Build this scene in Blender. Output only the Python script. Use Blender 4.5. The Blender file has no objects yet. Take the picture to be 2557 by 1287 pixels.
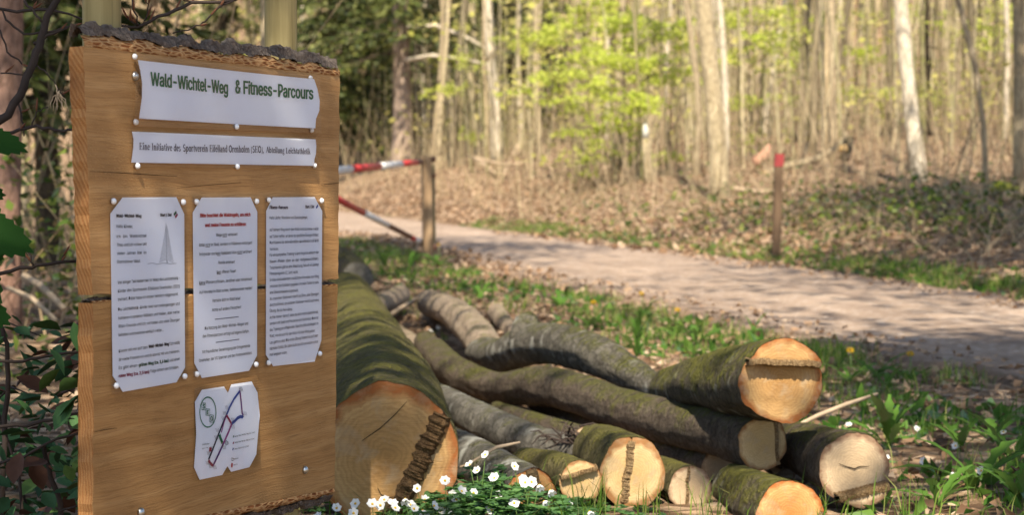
import bpy, math, random
import numpy as np
from mathutils import Vector, noise as mnoise

# ------------------------------------------------------------------ camera, sky, sun, exposure
SC = bpy.context.scene
COL = SC.collection
FPX, CX, CY, CAMZ = 4790.0, 1278.5, 643.5, 0.70          # focal length in photo pixels, image centre, eye height
PITCH = math.atan(153.0 / FPX)
cam = bpy.data.cameras.new("camera")
cam_o = bpy.data.objects.new("camera", cam); COL.objects.link(cam_o)
cam_o.location = (0, 0, CAMZ); cam_o.rotation_euler = (math.pi / 2 - PITCH, 0, 0)
cam.sensor_width = 23.6; cam.lens = 23.6 * FPX / 2557.0
cam.clip_start = 0.05; cam.clip_end = 600
cam.dof.use_dof = True; cam.dof.focus_distance = 3.25; cam.dof.aperture_fstop = 5.0
SC.camera = cam_o

SUN_H = Vector((-0.06, -1.0)).normalized(); SUN_EL = math.radians(51)
SUN_D = Vector((SUN_H.x * math.cos(SUN_EL), SUN_H.y * math.cos(SUN_EL), math.sin(SUN_EL)))
world = bpy.data.worlds.new("World"); SC.world = world; world.use_nodes = True
wn = world.node_tree; bg = wn.nodes["Background"]
sky = wn.nodes.new("ShaderNodeTexSky"); sky.sky_type = 'NISHITA'; sky.sun_disc = False
sky.sun_elevation = SUN_EL
sky.sun_rotation = math.atan2(SUN_H.x, SUN_H.y)
wn.links.new(sky.outputs[0], bg.inputs[0]); bg.inputs[1].default_value = 0.11
sl = bpy.data.lights.new("sun", 'SUN'); sl.energy = 5.0; sl.angle = math.radians(0.53); sl.color = (1.0, 0.90, 0.74)
so = bpy.data.objects.new("sun", sl); COL.objects.link(so); so.location = (-6, -10, 14)
so.rotation_euler = (-SUN_D).to_track_quat('-Z', 'Y').to_euler()
SC.view_settings.view_transform = 'Standard'; SC.view_settings.look = 'None'
SC.view_settings.gamma = 1; SC.view_settings.use_curve_mapping = False
SC.view_settings.exposure = 1.14
SC.render.engine = 'CYCLES'
SC.cycles.use_denoising = True
SC.cycles.max_bounces = 8; SC.cycles.transparent_max_bounces = 12
SC.cycles.diffuse_bounces = 4

# ------------------------------------------------------------------ helpers
R = random.Random(7)
NR = np.random.default_rng(11)
FWD = Vector((0, math.cos(PITCH), -math.sin(PITCH))); UPV = Vector((0, math.sin(PITCH), math.cos(PITCH)))
EYE = Vector((0, 0, CAMZ))
def ray(px, py): return FWD + Vector((1, 0, 0)) * ((px - CX) / FPX) - UPV * ((py - CY) / FPX)
def at(px, py, Y):
    r = ray(px, py); return EYE + r * (Y / r.y)

# edges of the track
FE_Y = [-15, 4, 8, 12.2, 17.4, 22.5, 28, 34, 42, 50, 60, 80, 130]
FE_X = [6.0, 4.1, 3.75, 3.3, 2.3, 1.1, -.4, -1.7, -3.7, -6.3, -10.5, -20, -46]
NE_Y = [-15, 4, 6.9, 8.8, 11, 14.5, 18.2, 24.6, 30, 36, 45, 55, 75, 130]
NE_X = [3.6, 2.4, 1.84, 1.41, .97, .065, -.68, -2.05, -3.6, -5.5, -8.9, -13, -22, -50]
def sstep(a, b, x): t = np.clip((x - a) / (b - a), 0, 1); return t * t * (3 - 2 * t)
_yy = np.linspace(-15, 130, 1451)
def _smooth(v, k=25):
    p = np.pad(v, k, mode='edge'); return np.convolve(p, np.ones(2 * k + 1) / (2 * k + 1), 'valid')
_fe = _smooth(np.interp(_yy, FE_Y, FE_X)); _ne = _smooth(np.interp(_yy, NE_Y, NE_X), 15)
def xf(y): return np.interp(y, _yy, _fe)
def xn(y): return np.interp(y, _yy, _ne)
def vnoise(x, y, s, seed=0):
    """cheap smooth value noise for arrays"""
    x = np.asarray(x, float) / s; y = np.asarray(y, float) / s
    xi = np.floor(x).astype(np.int64); yi = np.floor(y).astype(np.int64); fx = x - xi; fy = y - yi
    fx = fx * fx * (3 - 2 * fx); fy = fy * fy * (3 - 2 * fy)
    def h(a, b):
        n = (a * 374761393 + b * 668265263 + seed * 974711) & 0x7fffffff
        n = ((n ^ (n >> 13)) * 1274126177) & 0x7fffffff
        return ((n ^ (n >> 16)) & 0xffff) / 65535.0
    return (h(xi, yi) * (1 - fx) + h(xi + 1, yi) * fx) * (1 - fy) + (h(xi, yi + 1) * (1 - fx) + h(xi + 1, yi + 1) * fx) * fy
def road_z(y): return 0.011 * np.clip(y - 10, 0, 45)
def ground(x, y):
    x = np.asarray(x, float); y = np.asarray(y, float)
    d = np.maximum(x - xf(y), 0); dl = np.maximum(xn(y) - x, 0)
    z = road_z(y)
    amp = .42 + .78 * sstep(20, 45, y)
    z = z + amp * (1 - np.exp(-d / 2.2)) + .05 * d
    z = z + .03 * np.maximum(dl - 4, 0)
    z = z + .30 * np.maximum(y - 58, 0) * sstep(58, 75, y) + .10 * np.maximum(d - 14, 0)
    off = np.minimum(np.maximum(d, dl), 1.0)
    z = z + off * ((vnoise(x, y, .35, 1) - .5) * .03 + (vnoise(x, y, 1.3, 2) - .5) * .07 * np.clip(y / 14, .25, 2.2))
    return z
def gz(x, y): return float(ground(x, y))
def gat(px, py, y0=2.5, y1=110):
    y = y0
    while y < y1:
        p = at(px, py, y)
        if p.z <= gz(p.x, p.y): return p
        y *= 1.01
    return at(px, py, y1)

def tag(o, label=None, cat=None, group=None, kind=None):
    if label: o["label"] = label
    if cat: o["category"] = cat
    if group: o["group"] = group
    if kind: o["kind"] = kind
    return o
def root(name, loc, label, cat, group=None):
    o = bpy.data.objects.new(name, None); COL.objects.link(o); o.location = loc; o.empty_display_size = .05
    return tag(o, label, cat, group)
def mesh_of(name, V, F, m, smooth=True, uv=None):
    me = bpy.data.meshes.new(name)
    me.from_pydata([tuple(v) for v in V], [], [tuple(f) for f in F])
    if smooth: me.polygons.foreach_set("use_smooth", [True] * len(me.polygons))
    if uv is not None:
        lay = me.uv_layers.new(name="UVMap")
        uv = np.asarray(uv, float)
        idx = np.zeros(len(me.loops), int); me.loops.foreach_get("vertex_index", idx)
        lay.data.foreach_set("uv", uv[idx].ravel())
    for x in (m if isinstance(m, (list, tuple)) else [m]): me.materials.append(x)
    me.update(); return me
def link(name, me, parent=None, loc=(0, 0, 0)):
    o = bpy.data.objects.new(name, me); COL.objects.link(o); o.location = loc
    if parent: o.parent = parent
    return o
def part(name, V, F, m, parent, smooth=True, uv=None, origin=None):
    """a part from world-space vertices, made local to its thing's base"""
    top = parent; off = Vector((0, 0, 0))
    while top is not None: off = off + Vector(top.location); top = top.parent
    V = [Vector(v) - off for v in V]
    return link(name, mesh_of(name, V, F, m, smooth, uv), parent)
def np_mesh(name, V, F, m, smooth=False):
    V = np.ascontiguousarray(V, np.float32); F = np.ascontiguousarray(F, np.int32)
    me = bpy.data.meshes.new(name); k = F.shape[1]
    me.vertices.add(len(V)); me.vertices.foreach_set("co", V.ravel())
    me.loops.add(F.size); me.loops.foreach_set("vertex_index", F.ravel())
    me.polygons.add(len(F)); me.polygons.foreach_set("loop_start", np.arange(0, F.size, k, dtype=np.int32))
    if smooth: me.polygons.foreach_set("use_smooth", np.ones(len(F), bool))
    me.update(calc_edges=True); me.validate(); me.materials.append(m); return me
def leaf_arrays(P, A, B, L, W, fold=0.25):
    """diamond leaves: P base (n,3), A direction, B sideways, L length, W half width"""
    A = A / np.linalg.norm(A, axis=1, keepdims=True); B = B - A * np.sum(A * B, 1, keepdims=True)
    B = B / np.linalg.norm(B, axis=1, keepdims=True); C = np.cross(A, B)
    L = L[:, None]; W = W[:, None]
    mid = P + A * L * .45
    v = np.stack([P, mid + B * W + C * W * fold, P + A * L - C * L * .08, mid - B * W + C * W * fold], 1)
    n = len(P); base = np.arange(n)[:, None] * 4
    f = np.concatenate([base + np.array([[0, 1, 2]]), base + np.array([[0, 2, 3]])], 0)
    return v.reshape(-1, 3), f
def rdir(n, flat=1.0, up=0.0):
    v = NR.normal(size=(n, 3)); v[:, 2] = v[:, 2] * flat + up; return v / np.linalg.norm(v, axis=1, keepdims=True)
def blades(P, H, W, lean, seg=2):
    """grass blades as bent tapering strips (two triangles and a quad, all triangles)"""
    n = len(P); a = NR.uniform(0, 2 * np.pi, n); d = np.stack([np.cos(a), np.sin(a), 0 * a], 1)
    a2 = NR.uniform(0, 2 * np.pi, n); s = np.stack([np.cos(a2), np.sin(a2), 0 * a2], 1)
    up = np.array([[0, 0, 1.0]]); H = H[:, None]; W = W[:, None]; lean = lean[:, None]
    p1 = P + up * H * .55 + d * H * lean * .35; p2 = P + up * H * (1 - lean * .35) + d * H * lean
    v = np.stack([P - s * W, P + s * W, p1 + s * W * .75, p1 - s * W * .75, p2], 1).reshape(-1, 3)
    b = np.arange(n)[:, None] * 5
    f = np.concatenate([b + np.array([[0, 1, 2]]), b + np.array([[0, 2, 3]]), b + np.array([[3, 2, 4]])], 0)
    return v, f
class MB:
    def __init__(s): s.v = []; s.f = []; s.uv = []
    def tube(s, pts, rad, n=6, cap=True):
        pts = [Vector(p) for p in pts]; k = len(pts); b = len(s.v)
        t = (pts[1] - pts[0]).normalized(); e = t.orthogonal().normalized()
        for i, p in enumerate(pts):
            t = (pts[min(i + 1, k - 1)] - pts[max(i - 1, 0)]).normalized()
            e = (e - t * e.dot(t)).normalized(); g = t.cross(e)
            for j in range(n):
                a = 2 * math.pi * j / n; s.v.append(p + (e * math.cos(a) + g * math.sin(a)) * rad[i])
        for i in range(k - 1):
            for j in range(n):
                j2 = (j + 1) % n
                s.f.append((b + i * n + j, b + i * n + j2, b + (i + 1) * n + j2, b + (i + 1) * n + j))
        if cap:
            s.f.append(tuple(b + j for j in range(n))[::-1]); s.f.append(tuple(b + (k - 1) * n + j for j in range(n)))
        return s
    def box(s, o, ax, ay, az):
        o, ax, ay, az = map(Vector, (o, ax, ay, az)); b = len(s.v)
        s.v += [o, o + ax, o + ax + ay, o + ay, o + az, o + ax + az, o + ax + ay + az, o + ay + az]
        s.f += [tuple(b + i for i in q) for q in ((0, 3, 2, 1), (4, 5, 6, 7), (0, 1, 5, 4), (1, 2, 6, 5), (2, 3, 7, 6), (3, 0, 4, 7))]
        return s
    def build(s, name, m, parent=None, smooth=True):
        return part(name, s.v, s.f, m, parent, smooth) if parent else link(name, mesh_of(name, s.v, s.f, m, smooth))

# ------------------------------------------------------------------ materials
def new_mat(name, rough=.85, spec=.25):
    m = bpy.data.materials.new(name); m.use_nodes = True; nt = m.node_tree; b = nt.nodes["Principled BSDF"]
    b.inputs["Roughness"].default_value = rough; b.inputs["Specular IOR Level"].default_value = spec
    return m, nt, b
def nd(nt, t, ins=None, **props):
    n = nt.nodes.new("ShaderNode" + t)
    for k, v in props.items(): setattr(n, k, v)
    for k, v in (ins or {}).items():
        s = n.inputs[k]
        if hasattr(v, "node"): nt.links.new(v, s)
        else: s.default_value = v
    return n
def ramp(nt, fac, stops, interp='LINEAR'):
    n = nt.nodes.new("ShaderNodeValToRGB"); n.color_ramp.interpolation = interp; e = n.color_ramp.elements
    while len(e) < len(stops): e.new(.5)
    for q, (p, c) in zip(e, stops):
        q.position = p; q.color = (*c, 1) if len(c) == 3 else c
    nt.links.new(fac, n.inputs[0]); return n.outputs[0]
def mix(nt, f, a, b, mode='MIX'):
    n = nt.nodes.new("ShaderNodeMix"); n.data_type = 'RGBA'; n.blend_type = mode
    for s, v in ((n.inputs[0], f), (n.inputs[6], a), (n.inputs[7], b)):
        if hasattr(v, "node"): nt.links.new(v, s)
        else: s.default_value = v if not isinstance(v, tuple) else (*v, 1)[:4]
    return n.outputs[2]
def mth(nt, op, a, b=0.0, clamp=False):
    n = nt.nodes.new("ShaderNodeMath"); n.operation = op; n.use_clamp = clamp
    for s, v in zip(n.inputs, (a, b)):
        if hasattr(v, "node"): nt.links.new(v, s)
        else: s.default_value = v
    return n.outputs[0]
def scaled(nt, vec, s):
    n = nt.nodes.new("ShaderNodeVectorMath"); n.operation = 'MULTIPLY'; nt.links.new(vec, n.inputs[0]); n.inputs[1].default_value = s
    return n.outputs[0]
def noise(nt, vec, scale, detail=5, rough=.6, dist=0):
    return nd(nt, "TexNoise", {"Vector": vec, "Scale": scale, "Detail": detail, "Roughness": rough, "Distortion": dist}).outputs[0]
def bump(nt, b, h, strength=.5, dist=.01):
    n = nd(nt, "Bump", {"Height": h, "Strength": strength, "Distance": dist}); nt.links.new(n.outputs[0], b.inputs["Normal"])
def coords(nt): return nd(nt, "TexCoord").outputs
def plain(name, c, rough=.6, spec=.3, var=.12, vscale=30, metal=0):
    m, nt, b = new_mat(name, rough, spec); o = coords(nt)["Object"]
    f = noise(nt, o, vscale)
    nt.links.new(ramp(nt, f, [(.3, tuple(x * (1 - var) for x in c)), (.7, tuple(min(1, x * (1 + var)) for x in c))]), b.inputs[0])
    b.inputs["Metallic"].default_value = metal
    return m
def bark(name, dark, light, moss=None, amt=.5, scale=14, spots=None, rnd=False, stretch=(1, 1, 1)):
    m, nt, b = new_mat(name, .92, .15); tc = coords(nt); o = scaled(nt, tc["Object"], stretch)
    f = noise(nt, o, scale, 8, .7, .4); c = ramp(nt, f, [(.28, dark), (.52, tuple((x + y) / 2 for x, y in zip(dark, light))), (.72, light)])
    v = nd(nt, "TexVoronoi", {"Vector": o, "Scale": scale * 1.7}, feature='DISTANCE_TO_EDGE').outputs[0]
    c = mix(nt, mth(nt, 'MULTIPLY', ramp(nt, v, [(0, (1, 1, 1)), (.12, (0, 0, 0))]), .45), c, tuple(x * .35 for x in dark))
    fine = noise(nt, o, scale * 5.5, 5, .75)
    c = mix(nt, mth(nt, 'MULTIPLY', mth(nt, 'SUBTRACT', fine, .47, True), 3.2, True), c, tuple(x * .45 for x in dark))
    if spots:
        s = noise(nt, o, scale * .9, 2, .4); c = mix(nt, ramp(nt, s, [(.60, (0, 0, 0)), (.68, (1, 1, 1))]), c, spots)
    hgt = mth(nt, 'ADD', f, mth(nt, 'MULTIPLY', fine, .5))
    if moss:
        nz = nd(nt, "SeparateXYZ", {0: nd(nt, "NewGeometry").outputs["Normal"]}).outputs[2]
        g = noise(nt, tc["Object"], 7, 6, .7); g2 = noise(nt, tc["Object"], 60, 3, .6)
        w = mth(nt, 'ADD', mth(nt, 'MULTIPLY', nz, .28), mth(nt, 'ADD', g, mth(nt, 'MULTIPLY', g2, .25)))
        g3 = noise(nt, tc['Object'], 24, 4, .7); w = mth(nt, 'ADD', w, mth(nt, 'MULTIPLY', mth(nt, 'SUBTRACT', g3, .5), .9)); w = mth(nt, 'MULTIPLY', mth(nt, 'MULTIPLY', mth(nt, 'SUBTRACT', w, 1.02 - amt * .6), 3.5, True), .85)
        mc = ramp(nt, g2, [(.3, tuple(x * .55 for x in moss)), (.7, tuple(x * 1.25 for x in moss))])
        c = mix(nt, w, c, mc); hgt = mth(nt, 'ADD', hgt, mth(nt, 'MULTIPLY', w, mth(nt, 'MULTIPLY', g2, 1.2)))
    if rnd:
        r = nd(nt, "ObjectInfo").outputs["Random"]
        c = mix(nt, 1.0, c, ramp(nt, r, [(0, (.40, .39, .35)), (.3, (.80, .77, .68)), (.65, (1.05, 1.0, .92)), (1, (1.4, 1.3, 1.12))]), 'MULTIPLY')
    nt.links.new(c, b.inputs[0]); bump(nt, b, hgt, 1.0, .030); return m
def cutwood(name, heart, sap, rim, dirt=.3):
    m, nt, b = new_mat(name, .8, .15); tc = coords(nt); uv = tc["UV"]
    wob = nd(nt, "TexNoise", {"Vector": uv, "Scale": 2.2, "Detail": 3}).outputs[1]
    p = mix(nt, .22, uv, wob, 'LINEAR_LIGHT')
    ln = nd(nt, "VectorMath", {0: uv}, operation='LENGTH').outputs[1]
    l2 = mth(nt, 'ADD', ln, mth(nt, 'MULTIPLY', mth(nt, 'SUBTRACT', noise(nt, uv, 3, 3), .5), .35))
    c = ramp(nt, l2, [(.05, heart), (.55, tuple((a + q) / 2 for a, q in zip(heart, sap))), (.82, sap), (.97, rim)])
    rings = mth(nt, 'SINE', mth(nt, 'MULTIPLY', l2, 75)); 
    c = mix(nt, mth(nt, 'MULTIPLY', mth(nt, 'ADD', rings, 1), .13), c, tuple(x * .5 for x in heart))
    saw = noise(nt, scaled(nt, uv, (5, 55, 1)), 1, 3, .6)
    c = mix(nt, mth(nt, 'MULTIPLY', mth(nt, 'SUBTRACT', saw, .42, True), .9), c, tuple(x * .45 for x in heart))
    st = noise(nt, uv, 1.7, 5, .65)
    c = mix(nt, mth(nt, 'MULTIPLY', mth(nt, 'SUBTRACT', st, .5, True), dirt * 5, True), c, tuple(x * .5 for x in rim))
    gw = noise(nt, uv, 2.6, 4, .6, .6)
    c = mix(nt, mth(nt, 'MULTIPLY', mth(nt, 'SUBTRACT', gw, .50, True), 2.6, True), c, (.34, .265, .17))
    sp_ = noise(nt, uv, 26, 3, .7); c = mix(nt, mth(nt, 'MULTIPLY', mth(nt, 'SUBTRACT', sp_, .66, True), 5, True), c, tuple(x * .4 for x in rim))
    nt.links.new(c, b.inputs[0]); bump(nt, b, mth(nt, 'ADD', saw, mth(nt, 'MULTIPLY', rings, .05)), .35, .004); return m
def leafmat(name, cols, trans=.45, rough=.5, gloss=.22):
    m = bpy.data.materials.new(name); m.use_nodes = True; nt = m.node_tree; nt.nodes.remove(nt.nodes["Principled BSDF"])
    r = nd(nt, "NewGeometry").outputs["Random Per Island"]
    n = len(cols); c = ramp(nt, r, [(i / max(1, n - 1), q) for i, q in enumerate(cols)])
    d = nd(nt, "BsdfDiffuse", {0: c}); t = nd(nt, "BsdfTranslucent", {0: c})
    g = nd(nt, "BsdfGlossy", {"Color": (1, 1, 1, 1), "Roughness": rough})
    x = nd(nt, "MixShader", {0: trans, 1: d.outputs[0], 2: t.outputs[0]}); fr = nd(nt, "Fresnel", {0: 1.35})
    y = nd(nt, "MixShader", {0: mth(nt, 'MULTIPLY', fr.outputs[0], gloss), 1: x.outputs[0], 2: g.outputs[0]})
    nt.links.new(y.outputs[0], nt.nodes["Material Output"].inputs[0]); return m

M = {}
# plank front: UV in metres along the board
def plankmat(name, a, bcol, c3, ends=False):
    m, nt, b = new_mat(name, .78, .2); uv = coords(nt)["UV"]
    if not ends:
        w = noise(nt, scaled(nt, uv, (2.0, 5.0, 1)), 1.6, 3, .5)
        q = nd(nt, "CombineXYZ", {0: nd(nt, "SeparateXYZ", {0: uv}).outputs[0], 1: mth(nt, 'ADD', nd(nt, "SeparateXYZ", {0: uv}).outputs[1], mth(nt, 'MULTIPLY', w, .03))}).outputs[0]
        g = noise(nt, scaled(nt, q, (.6, 48, 1)), 1, 4, .5); g2 = noise(nt, scaled(nt, q, (14, 420, 1)), 1, 3, .6)
        fz = noise(nt, scaled(nt, uv, (160, 420, 1)), 1, 2, .7); patch = noise(nt, scaled(nt, uv, (5, 9, 1)), 1, 4, .6)
        c = ramp(nt, g, [(.3, a), (.5, bcol), (.72, c3)])
        c = mix(nt, mth(nt, 'MULTIPLY', mth(nt, 'SUBTRACT', g2, .46, True), 2.4, True), c, tuple(x * .6 for x in a))
        c = mix(nt, mth(nt, 'MULTIPLY', mth(nt, 'SUBTRACT', patch, .48, True), 2.2, True), c, tuple(x * .62 for x in a))
        rz = mth(nt, 'MULTIPLY', mth(nt, 'SUBTRACT', patch, .40, True), 4, True)
        c = mix(nt, mth(nt, 'MULTIPLY', mth(nt, 'MULTIPLY', mth(nt, 'SUBTRACT', fz, .6, True), 4, True), rz), c, tuple(min(1, x * 1.35) for x in c3))
        h = mth(nt, 'ADD', mth(nt, 'MULTIPLY', g2, .5), mth(nt, 'MULTIPLY', mth(nt, 'MULTIPLY', fz, rz), 1.0))
        nt.links.new(c, b.inputs[0]); bump(nt, b, h, .55, .003)
    else:
        # end grain: arcs of growth rings about a pith below and beside the board
        sp = nd(nt, "SeparateXYZ", {0: uv}); 
        dx = mth(nt, 'MULTIPLY', mth(nt, 'SUBTRACT', sp.outputs[0], .22), 2.2); dy = mth(nt, 'SUBTRACT', sp.outputs[1], .25)
        rr = mth(nt, 'SQRT', mth(nt, 'ADD', mth(nt, 'MULTIPLY', dx, dx), mth(nt, 'MULTIPLY', dy, dy)))
        wv = mth(nt, 'SINE', mth(nt, 'ADD', mth(nt, 'MULTIPLY', rr, 620), mth(nt, 'MULTIPLY', noise(nt, uv, 22, 4), 9)))
        fz = noise(nt, uv, 700, 3, .7); big = noise(nt, uv, 9, 3)
        c = ramp(nt, mth(nt, 'ADD', mth(nt, 'MULTIPLY', wv, .11), mth(nt, 'MULTIPLY', fz, .95)), [(.2, a), (.45, bcol), (.75, c3)])
        c = mix(nt, mth(nt, 'MULTIPLY', mth(nt, 'SUBTRACT', big, .5, True), 3, True), c, tuple(x * .6 for x in a))
        nt.links.new(c, b.inputs[0]); bump(nt, b, mth(nt, 'ADD', fz, mth(nt, 'MULTIPLY', wv, .2)), .7, .003)
    return m
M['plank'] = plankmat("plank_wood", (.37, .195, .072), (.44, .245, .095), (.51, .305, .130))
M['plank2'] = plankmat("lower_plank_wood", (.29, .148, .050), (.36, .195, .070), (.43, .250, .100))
M['endgrain'] = plankmat("end_grain", (.26, .095, .030), (.40, .185, .060), (.50, .27, .105), True)
def wanemat():
    m, nt, b = new_mat("wane_bark_layers", .95, .1); uv = coords(nt)["UV"]
    q = scaled(nt, uv, (42, 190, 1)); dn = nd(nt, "TexNoise", {"Vector": q, "Scale": .7, "Detail": 3}).outputs[1]
    v = nd(nt, "TexVoronoi", {"Vector": mix(nt, .35, q, dn, 'LINEAR_LIGHT'), "Scale": 1.0}, feature='DISTANCE_TO_EDGE').outputs[0]
    c = ramp(nt, v, [(0, (.52, .32, .15)), (.10, (.42, .22, .09)), (.22, (.21, .075, .025)), (.5, (.14, .05, .02))])
    n = noise(nt, uv, 60, 5, .7); c = mix(nt, mth(nt, 'MULTIPLY', mth(nt, 'SUBTRACT', n, .5, True), 2.5, True), c, (.30, .15, .06))
    nt.links.new(c, b.inputs[0]); bump(nt, b, mth(nt, 'MULTIPLY', v, -1), .8, .006); return m
M['wane'] = wanemat()
M['wane_top'] = bark("wane_bark_top", (.14, .105, .085), (.44, .36, .30), None, scale=36, stretch=(1, 1, 1))
M['post'] = None
def postmat(name, c1, c2):
    m, nt, b = new_mat(name, .8, .2); o = coords(nt)["Object"]
    f = noise(nt, scaled(nt, o, (38, 38, 1.6)), 1, 5, .6, .5); f2 = noise(nt, scaled(nt, o, (160, 160, 5)), 1, 3)
    c = ramp(nt, f, [(.3, c1), (.7, c2)]); c = mix(nt, mth(nt, 'MULTIPLY', mth(nt, 'SUBTRACT', f2, .55, True), 3, True), c, tuple(x * .5 for x in c1))
    nt.links.new(c, b.inputs[0]); bump(nt, b, f, .5, .004); return m
M['post'] = postmat("treated_post_wood", (.20, .155, .06), (.40, .325, .15))
M['oldpost'] = postmat("weathered_post_wood", (.22, .135, .07), (.42, .29, .17))
M['greypost'] = postmat("grey_green_post_wood", (.13, .10, .05), (.33, .27, .15))
M['rust'] = plain("rusty_metal", (.16, .075, .045), .7, .3, .5, 25)
M['dark'] = plain("dark_gap", (.02, .014, .01), .9, .1)
M['zinc'] = plain("zinc_bolt", (.55, .55, .53), .35, .5, .1, 60, 1.0)
M['white'] = plain("white_plastic_pin", (.80, .82, .84), .35, .4, .03)
M['paper'] = None
def papermat():
    m, nt, b = new_mat("printed_paper", .55, .3); o = coords(nt)["Object"]
    f = noise(nt, o, 7, 3, .5)
    nt.links.new(ramp(nt, f, [(.35, (.84, .88, .97)), (.7, (.90, .93, .99))]), b.inputs[0]); return m
M['paper'] = papermat()
def inkmat(n, c): return plain(n, c, .6, .2, .05)
INK = {'k': inkmat("black_ink", (.020, .022, .032)), 'g': inkmat("green_ink", (.008, .15, .075)), 'r': inkmat("red_ink", (.50, .02, .035)),
       'd': inkmat("dark_red_ink", (.30, .02, .08)), 'b': inkmat("blue_ink", (.03, .07, .32)), 'p': inkmat("purple_ink", (.30, .04, .25)),
       's': inkmat("pencil_grey_ink", (.38, .41, .47)), 'n': inkmat("navy_ink", (.016, .02, .07)), 'e': inkmat("bottle_green_ink", (.02, .10, .05))}
def sleevemat():
    m = bpy.data.materials.new("clear_laminate"); m.use_nodes = True; nt = m.node_tree; nt.nodes.remove(nt.nodes["Principled BSDF"])
    o = coords(nt)["Object"]; g = nd(nt, "BsdfGlossy", {"Color": (1, 1, 1, 1), "Roughness": .12}); t = nd(nt, "BsdfTransparent", {0: (.97, .975, .985, 1)})
    bn = nd(nt, "Bump", {"Height": noise(nt, o, 14, 3, .5), "Strength": .25, "Distance": .01}); nt.links.new(bn.outputs[0], g.inputs["Normal"])
    fr = nd(nt, "Fresnel", {0: 1.45}); nt.links.new(bn.outputs[0], fr.inputs["Normal"])
    x = nd(nt, "MixShader", {0: mth(nt, 'ADD', mth(nt, 'MULTIPLY', fr.outputs[0], .8), .01), 1: t.outputs[0], 2: g.outputs[0]})
    nt.links.new(x.outputs[0], nt.nodes["Material Output"].inputs[0]); return m
M['sleeve'] = sleevemat()

def groundmat():
    m, nt, b = new_mat("leaf_litter_soil", .95, .1); o = coords(nt)["Object"]
    v = nd(nt, "TexVoronoi", {"Vector": o, "Scale": 17.0, "Randomness": 1.0}); 
    lc = ramp(nt, nd(nt, "SeparateColor", {0: v.outputs["Color"]}).outputs[0], [(0, (.06, .036, .022)), (.35, (.17, .105, .06)), (.6, (.29, .19, .115)), (.85, (.39, .275, .175)), (1, (.48, .365, .255))])
    n1 = noise(nt, o, 1.1, 6, .65); n2 = noise(nt, o, 30, 5, .7)
    c = mix(nt, mth(nt, 'MULTIPLY', mth(nt, 'SUBTRACT', n2, .42, True), 2.4, True), lc, (.085, .055, .035))
    gm = noise(nt, o, .55, 5, .6)
    c = mix(nt, mth(nt, 'MULTIPLY', mth(nt, 'MULTIPLY', mth(nt, 'SUBTRACT', gm, .54, True), 6, True), .5), c, (.07, .085, .022))
    c = mix(nt, mth(nt, 'MULTIPLY', mth(nt, 'SUBTRACT', n1, .5, True), 2.5, True), c, (.24, .165, .10))
    nt.links.new(c, b.inputs[0]); bump(nt, b, mth(nt, 'ADD', v.outputs[0], n2), .8, .03); return m
M['ground'] = groundmat()
def trackmat():
    m, nt, b = new_mat("gravel_track", .95, .1); o = coords(nt)["Object"]
    n1 = noise(nt, o, 1.2, 6, .65); n2 = noise(nt, o, 45, 5, .75); v = nd(nt, "TexVoronoi", {"Vector": o, "Scale": 38.0})
    c = ramp(nt, n1, [(.3, (.21, .155, .115)), (.52, (.335, .25, .185)), (.75, (.46, .35, .265))])
    c = mix(nt, mth(nt, 'MULTIPLY', mth(nt, 'SUBTRACT', n2, .45, True), 2.0, True), c, (.19, .13, .095))
    st = ramp(nt, nd(nt, "SeparateColor", {0: v.outputs["Color"]}).outputs[0], [(.86, (0, 0, 0)), (.9, (1, 1, 1))])
    c = mix(nt, mth(nt, 'MULTIPLY', st, .55), c, (.55, .47, .41))
    uv = coords(nt)["UV"]; ux = nd(nt, "SeparateXYZ", {0: uv}).outputs[0]
    wv = noise(nt, scaled(nt, uv, (14, .25, 1)), 1, 4, .6)
    c = mix(nt, mth(nt, 'MULTIPLY', mth(nt, 'SUBTRACT', wv, .45, True), 3.0, True), c, (.20, .145, .11))
    e = mth(nt, 'ABSOLUTE', mth(nt, 'SUBTRACT', ux, .5)); e = mth(nt, 'ADD', e, mth(nt, 'MULTIPLY', mth(nt, 'SUBTRACT', n1, .5), .25))
    c = mix(nt, mth(nt, 'MULTIPLY', mth(nt, 'SUBTRACT', e, .36, True), 7, True), c, (.17, .11, .07))
    nt.links.new(c, b.inputs[0]); bump(nt, b, mth(nt, 'ADD', n2, mth(nt, 'MULTIPLY', v.outputs[0], .6)), .7, .02); return m
M['track'] = trackmat()

M['beech'] = bark("beech_bark", (.27, .22, .145), (.58, .49, .35), (.24, .23, .06), .18, 9, None, True, (1, 1, .35))
M['mossytrunk'] = bark("mossy_trunk_bark", (.32, .25, .14), (.64, .53, .35), (.30, .28, .06), .40, 9, None, False, (1, 1, .4))
M['pale'] = bark("pale_trunk_bark", (.50, .42, .30), (.80, .70, .54), None, .2, 8, None, False, (1, 1, .3))
M['spruce'] = bark("scaly_spruce_bark", (.24, .165, .12), (.62, .49, .38), None, .3, 22, None, False, (1, 1, .6))
M['darkbark'] = bark("dark_trunk_bark", (.06, .047, .035), (.16, .125, .09), None, .2, 12, None, True, (1, 1, .4))
M['pink'] = bark("reddish_pine_bark", (.24, .13, .09), (.42, .27, .20), None, .3, 12, None, False, (1, 1, .4))
M['twig'] = plain("dark_twig_bark", (.045, .032, .026), .8, .2, .3, 20)
M['budtwig'] = plain("brown_bud", (.15, .06, .03), .7, .2, .3, 40)
M['paletwig'] = plain("dry_pale_twig", (.36, .27, .18), .85, .15, .3, 12)
M['brush'] = leafmat("dry_brush_stems", [(.19, .13, .08), (.34, .25, .15), (.50, .39, .25), (.40, .32, .18)], .05, .8, .02)
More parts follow.
